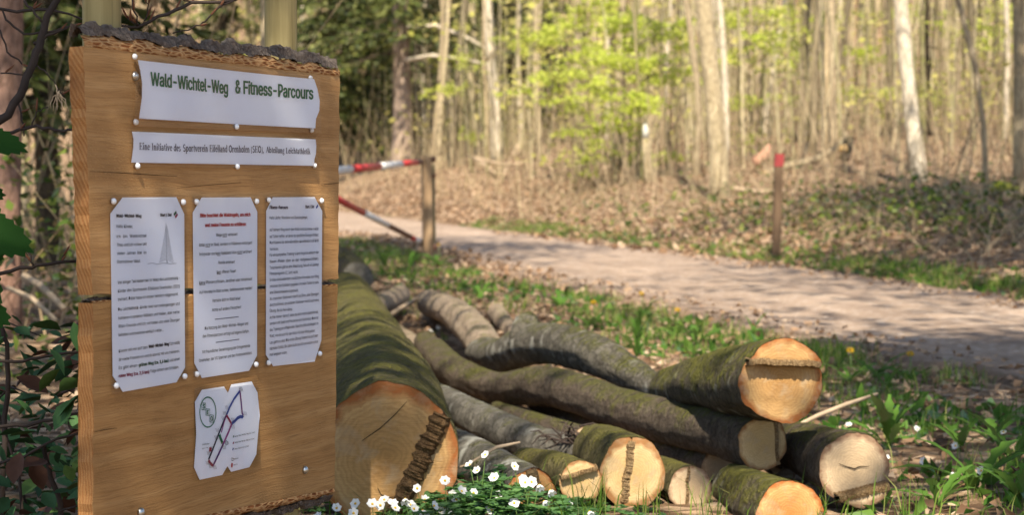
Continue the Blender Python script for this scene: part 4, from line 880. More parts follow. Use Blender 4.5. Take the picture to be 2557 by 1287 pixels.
def log(label, pts, mbark, mcut, step=None, seed=0, stubs=(), far_cut=None, tilt=None, squash=1.0, fibre='fibre', n=60, lump=.06, ctrs=True, cracks=()):
    """pts: (photo x, photo y, distance, radius in photo px) from the near sawn end to the far end"""
    C = [at(p[0], p[1], p[2]) for p in pts]; Rd = [p[3] * p[2] / FPX for p in pts]
    if len(C) == 2: C = [C[0], C[0].lerp(C[1], .5), C[1]]; Rd = [Rd[0], (Rd[0] + Rd[1]) / 2, Rd[1]]
    P = []; RR = []
    for i in range(len(C) - 1):
        p0, p1, p2, p3 = C[max(i - 1, 0)], C[i], C[i + 1], C[min(i + 2, len(C) - 1)]; k = max(3, min(60, int((p2 - p1).length / .022)))
        for s in range(k):
            t = s / k; P.append(.5 * ((2 * p1) + (p2 - p0) * t + (2 * p0 - 5 * p1 + 4 * p2 - p3) * t * t + (3 * p1 - p0 - 3 * p2 + p3) * t ** 3)); RR.append(Rd[i] + (Rd[i + 1] - Rd[i]) * (t * t * (3 - 2 * t)))
    P.append(C[-1]); RR.append(Rd[-1]); b0 = P[0].copy()
    rt = root("log", (b0.x, b0.y, b0.z - RR[0]), label, "log", "logs of the felled wood pile")
    a0 = (P[0] - P[1]).normalized()
    if tilt: a0 = (a0 + Vector(tilt)).normalized()
    e1 = Vector((0, 0, 1)).cross(a0).normalized(); e2 = a0.cross(e1)
    V = []; F = []; ring0 = []; t_prev = (P[0] - P[1]).normalized(); f1 = Vector((0, 0, 1)).cross(t_prev).normalized()
    if step: sn = (math.cos(math.radians(step['ang'])), math.sin(math.radians(step['ang'])))
    for i, p in enumerate(P):
        t = (P[max(i - 1, 0)] - P[min(i + 1, len(P) - 1)]).normalized(); f1 = (f1 - t * f1.dot(t)).normalized(); f2 = t.cross(f1)
        for j in range(n):
            a = 2 * math.pi * j / n; dv = f1 * math.cos(a) + f2 * math.sin(a) * squash
            w = 1 + lump * (1.1 * mnoise.noise(dv * 1.3 + Vector((seed, i * .012, 0))) + .7 * mnoise.noise(p * 5 + dv * 1.5 + Vector((seed, 0, 0)))) + .030 * mnoise.noise(p * 26 + dv * 6) + .028 * abs(mnoise.noise(p * 34 + dv * 9)) + lump * .45 * mnoise.noise(p * 11 + dv * 3 + Vector((0, seed, 0)))
            q = p + dv * RR[i] * w
            if i == 0:
                x, y = (q - p).dot(f1), (q - p).dot(f2); q = p + e1 * x + e2 * y; ring0.append((x, y))
                if step and (x * sn[0] + y * sn[1]) > step['d'] * RR[0]: q = q + a0 * step['step']
            elif i < 4 and tilt is not None: pass
            V.append(q)
    for i in range(len(P) - 1):
        for j in range(n): j2 = (j + 1) % n; F.append((i * n + j, i * n + j2, (i + 1) * n + j2, (i + 1) * n + j))
    bk = part("bark", V, F, mbark, rt)
    # sawn near face, in one or two levels
    r0 = RR[0]
    def clip(poly, sgn):
        out = []
        for i in range(len(poly)):
            A, B = poly[i], poly[(i + 1) % len(poly)]; da = (A[0] * sn[0] + A[1] * sn[1] - step['d'] * r0) * sgn; db = (B[0] * sn[0] + B[1] * sn[1] - step['d'] * r0) * sgn
            if da >= 0: out.append(A)
            if da * db < 0: t = da / (da - db); out.append((A[0] + (B[0] - A[0]) * t, A[1] + (B[1] - A[1]) * t))
        return out
    def face(poly, z, name):
        cx_, cy_ = sum(p[0] for p in poly) / len(poly), sum(p[1] for p in poly) / len(poly); K = 7; V = []; UV = []; F = []; m = len(poly)
        for k in range(K, 0, -1):
            s = k / K
            for (x, y) in poly:
                x2, y2 = cx_ + (x - cx_) * s, cy_ + (y - cy_) * s; h = z + .0022 * mnoise.noise((x2 * 45, y2 * 45, seed)) * (1 if k < K else 0) - (.002 if k == K else 0)
                V.append(b0 + e1 * x2 + e2 * y2 + a0 * h); UV.append((x2 / r0, y2 / r0))
        V.append(b0 + e1 * cx_ + e2 * cy_ + a0 * z); UV.append((cx_ / r0, cy_ / r0))
        for k in range(K - 1):
            for i in range(m): i2 = (i + 1) % m; F.append((k * m + i, k * m + i2, (k + 1) * m + i2, (k + 1) * m + i))
        for i in range(m): F.append(((K - 1) * m + i, (K - 1) * m + (i + 1) % m, K * m))
        return part(name, V, F, mcut, rt, True, UV)
    if mcut:
        if step:
            face(clip(ring0, -1), 0, "cut_face"); face(clip(ring0, 1), step['step'], "cut_face")
            tx, ty = -sn[1], sn[0]; hw = math.sqrt(max(0, 1 - step['d'] ** 2)) * r0 * .985; V = []; F = []; N_ = 84; rr = random.Random(seed + 5); lo, hi = min(0, step['step']) - .004, max(0, step['step'])
            for i in range(N_ + 1):
                s = -hw + 2 * hw * i / N_; jag = max(.05, .5 + .7 * mnoise.noise((i * .21, seed, 2)) + rr.uniform(-.25, .25)) * step['ridge'] * (1 if 0 < i < N_ else .2); o = step['d'] * r0 + .005 * mnoise.noise((s * 30, seed, 0)); w = step.get('w', .008) * (1 + .35 * mnoise.noise((i * .3, seed, 8))) * rr.uniform(.88, 1.1)
                for (dd, zz) in ((-w, lo), (-w * .8, hi + jag * .7), (-w * .1, hi + jag), (w * .5, hi + jag * rr.uniform(.4, .9)), (w, lo)):
                    V.append(b0 + e1 * (tx * s + sn[0] * (o + dd)) + e2 * (ty * s + sn[1] * (o + dd)) + a0 * zz)
            for i in range(N_):
                for k in range(4): a = i * 5 + k; F.append((a, a + 1, a + 6, a + 5))
            part("torn_ridge", V, F, M[fibre], rt, False)
        else: face(ring0, 0, "cut_face")
    for pts_c in cracks:
        V = []; F = []; k = len(pts_c)
        for i, (x, y) in enumerate(pts_c):
            w = .0010 * math.sin(math.pi * (i + .5) / k) + .0003; V += [b0 + e1 * x * r0 + e2 * (y * r0 - w) + a0 * .0028, b0 + e1 * x * r0 + e2 * (y * r0 + w) + a0 * .0028]
        for i in range(k - 1): F.append((2 * i, 2 * i + 2, 2 * i + 3, 2 * i + 1))
        part("crack", V, F, M['dark'], rt, False)
    # far end closed with its own face
    k = len(P) - 1; fv = [V_ for V_ in [P[k] + (Vector(bk.data.vertices[k * n + j].co) + Vector(rt.location) - P[k]) * .99 for j in range(n)]]
    part("far_end", fv, [tuple(range(n))[::-1]], far_cut or mcut or M['fibre'], rt, False, [(math.cos(6.283 * j / n) * .9, math.sin(6.283 * j / n) * .9) for j in range(n)])
    for (pp, rr_) in stubs:
        q = [at(*p) for p in pp]; m = MB().tube(q, [r * pp[0][2] / FPX for r in rr_], 18); V = [v + Vector((mnoise.noise(v * 20), mnoise.noise(v * 20 + Vector((5, 0, 0))), mnoise.noise(v * 20 + Vector((9, 0, 0))))) * .008 for v in m.v]; part("branch_stub", V, m.f, mbark, rt)
    return rt
log("thickest log, beside the notice board, with a wide amber end and a dark torn ridge", [(966, 1145, 3.98, 178), (945, 1010, 4.9, 150), (914, 912, 6.2, 116), (890, 815, 8.3, 84), (868, 738, 11, 57)], M['bk_olive'], M['cut_amber'],
    dict(ang=-25, d=.45, step=-.014, ridge=.015, w=.024), 1, fibre='fibre_dark', n=60, squash=1.05, lump=.06,
    cracks=[[(-.35, .25), (-.1, .42), (.12, .62), (.28, .8)], [(-.12, -.30), (-.13, -.42), (-.08, -.52), (.02, -.56), (.14, -.55)]])
log("topmost thick mossy log end, stepped with a bright upper facet", [(1950, 950, 4.3, 106), (1862, 954, 4.55, 94), (1772, 956, 4.85, 74), (1705, 965, 5.15, 58), (1668, 968, 5.35, 49)],
    M['bk_moss'], M['cut_amber'], dict(ang=87, d=.42, step=.028, ridge=.008, w=.010), 2, lump=.08, n=64, far_cut=plain("torn_red_bark", (.16, .05, .02), .9, .1, .4, 30))
log("crooked mossy log with an upright branch stub, behind the topmost thick end", [(1700, 985, 5.42, 28), (1640, 968, 5.6, 31), (1580, 938, 5.8, 41), (1500, 893, 6.0, 48), (1400, 862, 6.4, 51), (1320, 862, 6.75, 52), (1250, 890, 7.1, 44), (1205, 885, 7.5, 42)],
    M['bk_moss2'], M['cut_amber'], None, 22, stubs=[(((1316, 870, 6.75), (1308, 835, 6.75), (1316, 805, 6.78), (1328, 792, 6.8)), (48, 40, 30, 18))], lump=.09, n=60)
log("pale peeling bent log leaning behind the crooked mossy log", [(1222, 885, 7.5, 43), (1195, 845, 7.9, 42), (1160, 805, 8.6, 40), (1118, 775, 9.5, 36), (1072, 757, 10.2, 33)], M['bk_pale'], M['cut_pale'], None, 23, lump=.09, far_cut=M['fibre_dark'])
log("long bent brown log directly under the topmost mossy log", [(1907, 1108, 4.42, 69), (1820, 1082, 4.65, 65), (1700, 1060, 4.95, 55), (1548, 1022, 5.4, 50), (1440, 985, 5.8, 50), (1350, 965, 6.1, 49), (1240, 970, 6.5, 39), (1140, 938, 7.0, 44), (1092, 892, 7.5, 37), (1062, 858, 7.9, 29)],
    M['bk_brown'], M['cut_fresh'], dict(ang=2, d=.52, step=-.010, ridge=.006, w=.006), 3, lump=.08, stubs=[(((1358, 955, 6.08), (1366, 932, 6.03), (1372, 914, 6.02)), (30, 22, 9))])
log("smooth grey log with pale spots, right of the thickest log", [(1490, 1150, 4.8, 44), (1440, 1137, 4.95, 46), (1340, 1113, 5.1, 49), (1220, 1062, 5.45, 46), (1125, 1012, 5.9, 39), (1080, 985, 6.5, 30)], M['bk_grey'], M['cut_pale'], None, 4, lump=.035)
log("big round log end with an upright torn ridge before the spotted grey log", [(1581, 1182, 4.25, 80), (1540, 1160, 4.5, 74), (1490, 1130, 4.85, 62)], M['bk_olive'], M['cut_fresh'], dict(ang=172, d=.16, step=-.006, ridge=.006, w=.010), 5, squash=1.16)
log("small log with a wedge facet left of the big round end", [(1450, 1204, 4.2, 55), (1390, 1178, 4.45, 49), (1310, 1160, 4.75, 40)], M['bk_olive'], M['cut_fresh'], dict(ang=104, d=.45, step=.012, ridge=.006, w=.007), 6)
log("low log with an orange torn end half hidden by white flowers", [(1330, 1238, 4.1, 66), (1220, 1175, 4.6, 62), (1130, 1122, 5.0, 52), (1075, 1090, 5.5, 44)], M['bk_grey'], M['cut_orange'], dict(ang=15, d=.2, step=-.016, ridge=.014, w=.016), 7)
log("small pale log end between the big round end and the bottom orange end", [(1722, 1222, 4.3, 57), (1660, 1195, 4.6, 50), (1600, 1170, 5.0, 40)], M['bk_olive'], M['cut_pale'], dict(ang=176, d=.15, step=.012, ridge=.006, w=.005), 8)
log("bottom log with a bright orange end and mossy crust under the long bent log", [(1972, 1287, 3.95, 88), (1905, 1262, 4.15, 80), (1840, 1225, 4.5, 66)], M['bk_moss'], M['cut_orange'], dict(ang=-35, d=.80, step=.02, ridge=.012, w=.008), 9)
log("rightmost log with a cracked greyish end and a splintered ledge below", [(2133, 1172, 4.2, 88), (2060, 1142, 4.45, 73), (1980, 1112, 4.8, 58), (1900, 1090, 5.3, 48)], M['bk_brown'], M['cut_pale'], dict(ang=-77, d=.66, step=.045, ridge=.010, w=.010), 10, squash=1.05,
    cracks=[[(-.46, .16), (-.36, .12), (-.25, .07), (-.12, .04), (0, .0), (.10, .05), (.22, .07), (.36, .06), (.44, .08)]])
log("thin dark log deep in the pile behind the spotted grey log", [(1460, 1092, 5.3, 26), (1350, 1060, 5.7, 25), (1240, 1025, 6.3, 22)], M['bk_brown'], M['cut_pale'], None, 11)
log("filler log added under the long bent brown log to darken the gap", [(1800, 1170, 4.75, 52), (1650, 1115, 5.2, 50), (1500, 1065, 5.75, 46), (1330, 1015, 6.6, 38)], M['bk_brown'], M['cut_pale'], None, 24)  # filler log, added so the gap in the pile reads dark
log("dark weathered log lying behind the thickest log near the verge", [(893, 694, 11.6, 38), (862, 660, 13.2, 34), (820, 632, 15, 30)], M['bk_brown'], M['bk_grey'], None, 12)
log("short pale stub beside the far half of the thickest log", [(936, 770, 9.9, 24), (965, 755, 10.4, 26), (1000, 738, 11, 25)], M['bk_pale'], M['cut_pale'], None, 13)
log("pale lumpy branch piece just behind the thickest log's right flank", [(968, 812, 9.0, 15), (1004, 838, 8.6, 19), (1040, 862, 8.2, 21), (1075, 885, 7.8, 20)], M['bk_pale'], M['cut_pale'], None, 14, lump=.12)
log("pinkish short block behind the crook of the crooked mossy log", [(1240, 780, 10.2, 22), (1262, 812, 9.7, 21), (1296, 850, 9.2, 18)], M['bk_pale'], M['cut_pale'], None, 15)
log("thin brown pole on the grass under the far tip of the peeling bent log", [(1058, 790, 10.4, 11), (1110, 815, 10, 12), (1180, 845, 9.6, 12)], M['bk_pale'], M['cut_pale'], None, 16)
def stick(label, pts, mat_, name="fallen_stick", cat="stick", n=7, group=None):
    C = [at(*p[:3]) for p in pts]; t = root(name, C[0], label, cat, group)
    MB().tube(C, [p[3] * p[2] / FPX for p in pts], n).build("stem", mat_, t); return t
stick("pale straight stick leaning on the short pale stub", [(965, 792, 9.6, 6), (1010, 765, 9.9, 6), (1062, 735, 10.3, 5)], M['paletwig'])
stick("grey forked stick on the grass right of the topmost log end", [(1975, 1072, 5.0, 5), (2040, 1040, 5.2, 6), (2110, 1012, 5.3, 6), (2190, 985, 5.5, 4)], M['paletwig'])
stick("thin bent twig with a peeled tip above the white flowers", [(1100, 1185, 4.1, 3), (1170, 1160, 4.1, 3), (1240, 1118, 4.12, 5), (1298, 1106, 4.15, 3)], M['paletwig'])
m = MB(); rr = random.Random(3); c0 = at(1432, 1092, 4.9)
for k in range(34):
    a = c0 + Vector((rr.gauss(0, .03), rr.gauss(0, .04), rr.gauss(0, .012))); d = Vector((rr.uniform(-1, 1), rr.uniform(-.4, .4), rr.uniform(-.4, .3))).normalized() * rr.uniform(.03, .08)
    m.tube([a, a + d * .5 + Vector((0, 0, .01)), a + d], [.0035, .0028, .001], 4, False)
tag(m.build("twig_tangle", M['twig'], None), "dark knot of fine twigs caught between spotted grey log and round log end", kind="stuff")

# ------------------------------------------------------------------ barrier, posts, stump, felled branch
gp = gat(1068, 655); GYb = gp.y
bar = root("barrier", (gp.x, gp.y, gp.z), "open red and white forest barrier hung on a brown wooden post", "barrier")
def sqpost(px0, py0, px1, py1, Y, w, dpt, mat_, parent, name="post", zb=None):
    b = at(px0, py0, Y); t = at(px1, py1, Y); ww = w * Y / FPX / 2; m = MB(); up = (t - b); m.box(b - Vector((ww, dpt / 2, .12)), (2 * ww, 0, 0), (0, dpt, 0), up + Vector((0, 0, .12)))
    o = m.build(name, mat_, parent, False); bv = o.modifiers.new("edge", 'BEVEL'); bv.width = .008; bv.segments = 2; return o
sqpost(1070, 655, 1064, 391, GYb, 26, .11, M['oldpost'], bar)
sqpost(1084, 640, 1080, 410, GYb + .25, 11, .06, M['greypost'], bar, "stay_post")
m = MB(); m.tube([at(1077, 398, GYb + .1), at(1082, 398, GYb + .1), at(1088, 396, GYb + .1)], [.03, .03, .02], 8); m.build("hinge", M['rust'], bar)
m = MB(); m.tube([at(1080, 438, GYb + .1), at(1088, 442, GYb + .1)], [.02, .025], 8); m.build("hinge", M['rust'], bar)
m = MB(); m.tube([at(1080, 612, GYb + .1), at(1087, 625, GYb + .1)], [.03, .03], 8); m.build("hinge", M['rust'], bar)
def pole(a, b, stops, rad, name):
    A = at(*a); B = at(*b); base = MB().tube([A, B], [rad, rad], 14).build(name, M['rust'], bar)
    for (s0, s1, mt, nm) in stops:
        MB().tube([A.lerp(B, s0), A.lerp(B, s1)], [rad * 1.04] * 2, 14).build(nm, M[mt], base)
pole((1052, 404, GYb), (600, 452, 9.0), [(.055, .20, 'redpaint', 'red_band'), (.20, .375, 'whitepaint', 'white_band'), (.375, .56, 'redpaint', 'red_band'), (.56, .78, 'whitepaint', 'white_band'), (.78, .99, 'redpaint', 'red_band')], .026, "upper_pole")
pole((1050, 605, GYb), (760, 455, 11.6), [(.02, .08, 'whitepaint', 'white_band'), (.08, .13, 'redpaint', 'red_band'), (.38, .60, 'whitepaint', 'white_band'), (.60, .85, 'redpaint', 'red_band')], .023, "brace_pole")
rp = gat(1937, 652); post = root("marker_post", (rp.x, rp.y, rp.z), "slim grey wooden post with a red painted top on the far verge", "post")
sqpost(1937, 652, 1944, 415, rp.y, 21, .08, postmat("dark_marker_wood", (.06, .038, .024), (.17, .11, .065)), post, "shaft")
m = MB(); a = at(1944, 416, rp.y); w = 22 * rp.y / FPX / 2; m.box(a - Vector((w, .042, 0)), (2 * w, 0, 0), (0, .084, 0), at(1946, 384, rp.y) - a); o = m.build("red_top", plain("dull_red_paint", (.22, .03, .03), .6, .3, .3, 18), post, False)
wp = gat(1622, 462); t = root("white_tipped_stake", (wp.x, wp.y, wp.z), "mossy snag with a bright white broken tip on the bank", "snag")
V0 = [at(1622, 466, wp.y), at(1620, 430, wp.y), at(1616, 385, wp.y), at(1613, 345, wp.y)]; k = wp.y / FPX
MB().tube(V0, [15 * k, 13 * k, 11 * k, 9 * k], 12).build("shaft", M['mossytrunk'], t)
MB().tube([at(1613, 346, wp.y), at(1612, 325, wp.y), at(1611, 312, wp.y), at(1612, 307, wp.y)], [9 * k, 8 * k, 5 * k, 1.5 * k], 12).build("white_tip", plain("bare_white_wood", (.50, .49, .43), .8, .1, .2, 12), t)
sp = gat(2512, 500); t = root("mossy_stump", sp, "low stump capped with bright yellow green moss at the right edge", "stump"); k = sp.y / FPX
MB().tube([at(2515, 505, sp.y), at(2512, 485, sp.y), at(2510, 470, sp.y)], [36 * k, 30 * k, 27 * k], 16).build("stump_wood", M['bk_pale'], t)
m = MB().tube([at(2508, 476, sp.y), at(2507, 466, sp.y), at(2508, 459, sp.y), at(2512, 455, sp.y)], [32 * k, 33 * k, 24 * k, 4 * k], 18)
part("moss_cap", [v + Vector((mnoise.noise(v * 9), 0, mnoise.noise(v * 9 + Vector((4, 0, 0))))) * .03 for v in m.v], m.f, M['mossgreen'], t)
fb = gat(1912, 440); Yb = fb.y; k = Yb / FPX; t = root("felled_branch", fb, "felled branch with yellow sawn ends lying on the bank behind the red topped post", "branch")
MB().tube([at(1912, 436, Yb), at(1965, 416, Yb + .3), at(2040, 398, Yb + .8), at(2085, 372, Yb + 1.2), at(2112, 335, Yb + 1.4)], [11 * k, 10 * k, 9 * k, 7 * k, 5 * k], 10).build("bark", M['beech'], t)
MB().tube([at(1906, 438, Yb - .02), at(1913, 435, Yb)], [10.5 * k, 11.3 * k], 12).build("cut_face", M['cut_fresh'], t)
t = root("sawn_block", at(2108, 385, Yb + .2), "dark sawn block with a pale yellow end beside the felled branch", "log"); MB().tube([at(2122, 350, Yb + .9), at(2116, 372, Yb + .3), at(2112, 395, Yb + .1)], [12 * k, 13 * k, 11 * k], 12).build("bark", M['bk_brown'], t); MB().tube([at(2104, 372, Yb - .02), at(2108, 371, Yb + .1)], [10 * k, 11 * k], 12).build("cut_face", M['cut_fresh'], t)
t = root("torn_stump", at(1905, 402, Yb + .5), "reddish torn stump left of the red topped post", "stump"); m = MB().tube([at(1886, 412, Yb + .5), at(1898, 400, Yb + .5), at(1912, 385, Yb + .5), at(1922, 362, Yb + .5)], [20 * k, 18 * k, 13 * k, 3 * k], 10)
part("stump_wood", [v + Vector((mnoise.noise(v * 12), 0, mnoise.noise(v * 12 + Vector((4, 0, 0))))) * .05 for v in m.v], m.f, M['torn'] if 'torn' in M else plain("torn_red_wood", (.36, .20, .13), .9, .1, .3, 14), t)
for i, (pp, lb) in enumerate([([(1170, 388, 40, 4), (1205, 408, 39, 5), (1240, 436, 38, 4)], "broken bough sloping down to the foot of the pale slim beech"), ([(1295, 360, 39, 3), (1275, 395, 39, 4), (1258, 440, 38, 4)], "broken bough leaning left just right of the pale slim beech"),
        ([(1185, 395, 37, 4), (1260, 412, 37, 4), (1330, 405, 37, 3)], "flat bough lying across the foot of the pale slim beech"), ([(1828, 470, 25, 6), (1890, 480, 25, 6), (1960, 476, 25, 5)], "pale bough lying at the foot of the mossy leaning trunk"),
        ([(2300, 520, 20.5, 4), (2340, 480, 21, 4), (2375, 455, 21.5, 3)], "stick propped on the bank below the bright leaning trunk"), ([(60, 690, 8.5, 9), (100, 712, 8.2, 9), (160, 770, 7.8, 7)], "pale fallen branch on the ground left of the notice board"), ([(20, 720, 8.8, 6), (80, 745, 8.3, 7), (140, 800, 8, 5)], "second pale fallen branch left of the notice board, the lower one"),
        ([(1690, 420, 33, 3), (1668, 330, 33, 3), (1720, 262, 33, 3), (1740, 330, 33, 2)], "arched dead branch behind the white tipped stake")]): stick(lb, pp, M['paletwig'], "fallen_branch", "branch")
for pp, lb in (([(1015, 68, 46, 6), (1090, 64, 45.5, 5), (1160, 90, 45, 4), (1218, 122, 44, 3)], "upper dead branch arching from the scaly spruce trunk toward the pale slim beech"), ([(1015, 150, 46, 6), (1080, 138, 45.5, 5), (1150, 146, 45, 4), (1220, 162, 44, 3)], "lower dead branch reaching from the scaly spruce trunk to the pale slim beech")): stick(lb, pp, M['pale'], "dead_branch", "branch")

# ------------------------------------------------------------------ shrubs left of and above the board
def polytree(label, name, cat, polys, mat_, buds=0, seed=0):
    rr = random.Random(seed); p0 = polys[0][0]; b = at(*p0[:3]); t = root(name, b, label, cat)
    for pl_ in polys:
        C = [at(p[0], p[1], p[2]) for p in pl_]; P = []; r = []
        for i in range(len(C) - 1):
            for s in range(3):
                f_ = s / 3; P.append(C[i].lerp(C[i + 1], f_) + Vector((rr.uniform(-1, 1), rr.uniform(-1, 1), rr.uniform(-1, 1))) * .0025); r.append((pl_[i][3] + (pl_[i + 1][3] - pl_[i][3]) * f_) * pl_[i][2] / FPX)
        P.append(C[-1]); r.append(pl_[-1][3] * pl_[-1][2] / FPX); MB().tube(P, r, 6).build("branch", mat_, t)
        for k in range(buds):
            i = rr.randrange(1, len(P)); d = (P[i] - P[i - 1]).normalized() + Vector((rr.uniform(-.6, .6), rr.uniform(-.4, .4), rr.uniform(.2, 1.2))); d.normalize(); L = rr.uniform(.012, .03)
            MB().tube([P[i], P[i] + d * L * .3, P[i] + d * L * .7, P[i] + d * L], [.0009, .0022, .0018, .0004], 6).build("bud", M['budtwig'], t)
    return t
polytree("bare budding twigs arching over the top of the notice board", "budding_branch", "branch", [
    [(285, 62, 3.35, 3), (348, 66, 3.35, 4), (416, 32, 3.36, 4.5), (480, 5, 3.38, 4.5), (586, 0, 3.4, 3.5), (640, -25, 3.4, 3)], [(430, 82, 3.35, 1.6), (493, 66, 3.36, 2), (511, 52, 3.36, 2.2), (548, 16, 3.38, 2.4), (586, 0, 3.4, 2.4)],
    [(348, 66, 3.35, 2.5), (336, 30, 3.33, 2), (330, -10, 3.33, 2)], [(356, 60, 3.35, 2), (372, 20, 3.34, 1.6), (366, -6, 3.33, 1.6)], [(345, 66, 3.35, 2), (318, 45, 3.33, 1.5)], [(480, 5, 3.38, 2), (455, -4, 3.36, 1.5)]], M['twig'], 4, 1)
polytree("dark bare shrub with tangled twigs left of the notice board", "bare_shrub", "shrub", [
    [(-40, 330, 3.5, 13), (20, 285, 3.5, 12), (60, 215, 3.5, 12), (85, 150, 3.5, 11), (100, 95, 3.5, 11), (120, 40, 3.5, 10), (150, -20, 3.5, 9)], [(-30, 20, 3.5, 4), (40, 28, 3.5, 4), (100, 22, 3.5, 4), (170, 35, 3.5, 3), (240, 58, 3.52, 2)],
    [(60, 0, 3.45, 4), (90, 35, 3.45, 3.5), (105, 55, 3.45, 3)], [(5, 25, 3.5, 3), (25, 60, 3.5, 3), (60, 85, 3.5, 3), (120, 80, 3.5, 3), (180, 65, 3.5, 2)], [(85, 110, 3.5, 4), (120, 85, 3.5, 4), (170, 68, 3.5, 3)],
    [(-20, 345, 3.4, 4), (30, 332, 3.4, 4.5), (90, 316, 3.4, 4), (140, 325, 3.4, 4), (190, 325, 3.4, 3)], [(80, 318, 3.4, 2), (90, 280, 3.4, 2), (120, 268, 3.4, 1.5)], [(0, 75, 3.6, 2.5), (20, 130, 3.6, 2.5), (55, 160, 3.6, 2)],
    [(90, 160, 3.5, 2.5), (120, 185, 3.5, 2), (140, 215, 3.5, 1.6), (160, 245, 3.5, 1.3)], [(40, 240, 3.6, 3), (55, 300, 3.6, 2.5), (60, 340, 3.6, 2)], [(0, 185, 3.5, 2), (40, 182, 3.5, 2), (80, 190, 3.5, 1.5)],
    [(-20, 692, 3.3, 5), (50, 672, 3.3, 5), (90, 664, 3.3, 5), (190, 653, 3.3, 4)], [(85, 665, 3.3, 3), (70, 630, 3.3, 2.5), (40, 600, 3.3, 2)], [(150, 656, 3.3, 2.5), (165, 630, 3.3, 2)],
    [(-20, 903, 3.3, 4), (60, 902, 3.3, 4), (110, 893, 3.3, 4), (197, 881, 3.3, 3.5)], [(-20, 1072, 3.3, 5), (70, 1062, 3.3, 5), (130, 1050, 3.3, 4.5), (198, 1033, 3.3, 4)], [(0, 1160, 3.3, 4), (60, 1140, 3.3, 4), (120, 1105, 3.3, 3.5), (198, 1083, 3.3, 3)],
    [(100, 1240, 3.3, 3), (150, 1275, 3.3, 3), (200, 1262, 3.3, 2.5)], [(105, 1090, 3.4, 6), (120, 1160, 3.4, 7), (150, 1260, 3.4, 8), (160, 1400, 3.4, 9)], [(0, 810, 3.4, 6), (15, 860, 3.4, 6), (20, 940, 3.4, 7), (10, 1100, 3.4, 8), (5, 1420, 3.4, 9)]], M['twig'], 1, 2)
# withered tuft hanging on the shrub
polytree("withered pale tuft hanging from a twig left of the board's top", "withered_tuft", "seed tuft", [[(140, 210, 3.45, 1.5), (145, 235, 3.45, 1.2)]] + [[(145, 230, 3.45, 1), (145 + k * 5, 250, 3.45, .9), (145 + k * 6 + R.uniform(-3, 3), 275 + R.uniform(-8, 8), 3.45, .6)] for k in range(-3, 5)], M['paletwig'], 0, 3)
def lobed_leaf(L):
    """five rounded lobes with shallow teeth, drooping, folded along its midrib"""
    out = []; N_ = 44
    for k in range(N_ + 1):
        a = math.radians(-125 + 250 * k / N_); lob = .5 + .5 * math.cos(a * 3.6) ; r = L * (.62 + .38 * lob) * (1 - .28 * abs(a) / 2.2) * (1 + .05 * (-1) ** k); out.append((math.sin(a) * r, math.cos(a) * r))
    V = [Vector((0, 0, 0))] + [Vector((x, y, .10 * abs(x) - .30 * (y / L) ** 2 * L + .03 * L * math.sin(9 * x / L))) for x, y in out]
    return V, [(0, i + 1, i) for i in range(1, len(V) - 1)]
V, F = lobed_leaf(.075); maple_me = mesh_of("leaf", V, F, M['maple'], True)
t = root("maple_sapling", at(-30, 700, 3.0), "maple sapling reaching in at the left edge with large lobed green leaves", "sapling")
MB().tube([at(-60, 1500, 3.0), at(-50, 1000, 3.0), at(-42, 700, 3.0), at(-35, 350, 3.0)], [.006, .005, .004, .003], 7).build("stem", M['twig'], t)
for (px_, py_, Y_, rz, rx, s) in [(-55, 352, 2.9, -98, 40, .95), (-65, 570, 2.85, -100, 55, 1.15), (-65, 765, 2.9, -118, 55, .8), (-70, 660, 2.9, -150, 60, 1.0), (-75, 480, 3.0, -80, 60, .7)]:
    o = link("leaf", maple_me, t, at(px_, py_, Y_) - Vector(t.location)); o.rotation_mode = 'ZYX'; o.rotation_euler = (math.radians(rx), math.radians(R.uniform(-12, 12)), math.radians(rz)); o.scale = (s, s, s)
# bramble in the shade at the left edge: each leaf a part
bl = [Vector((0, 0, 0)), Vector((.010, .012, .003)), Vector((.013, .024, .003)), Vector((.007, .036, .001)), Vector((0, .044, -.003)), Vector((-.007, .036, .001)), Vector((-.013, .024, .003)), Vector((-.010, .012, .003)), Vector((0, .022, -.002))]
bmes = [mesh_of("leaf", bl, [(0, 1, 8), (1, 2, 8), (2, 3, 8), (3, 4, 8), (4, 5, 8), (5, 6, 8), (6, 7, 8), (7, 0, 8)], plain("bramble_" + nm, c, .65, .15, .25, 40), True) for nm, c in (("dark", (.028, .068, .026)), ("green", (.050, .115, .036)), ("red", (.075, .034, .020)), ("fresh", (.08, .14, .035)))]
t = root("bramble_bush", (-.95, 3.55, gz(-.95, 3.55)), "shaded bramble with dark green and reddish leaves at the lower left edge", "bush")
rr = random.Random(12)
for k in range(16):
    a = Vector((rr.uniform(-1.25, -.72), rr.uniform(3.2, 4.4), 0)); a.z = gz(a.x, a.y); h = rr.uniform(.25, .5); b = a + Vector((rr.uniform(-.15, .15), rr.uniform(-.15, .15), h)); c = b + Vector((rr.uniform(-.25, .25), rr.uniform(-.2, .2), rr.uniform(-.1, .05)))
    MB().tube([a, a.lerp(b, .6) + Vector((.02, 0, 0)), b, b.lerp(c, .5) + Vector((0, 0, .02)), c], [.0035, .003, .0025, .002, .001], 5).build("stem", M['twig'], t)
for k in range(290):
    px_ = rr.uniform(-60, 205); py_ = 1330 - 520 * rr.random() ** 1.25; Y_ = rr.uniform(3.15, 4.6); p = at(px_, py_, Y_)
    if p.z < gz(p.x, p.y) + .01: p.z = gz(p.x, p.y) + rr.uniform(.01, .05)
    o = link("leaf", bmes[rr.choices((0, 1, 2, 3), (5, 4, 1.4, 1))[0]], t, p - Vector(t.location)); o.rotation_euler = (rr.uniform(-.2, 1.3), rr.uniform(-.6, .6), rr.uniform(0, 6.28)); s = rr.uniform(.7, 1.5); o.scale = (s, s, s)
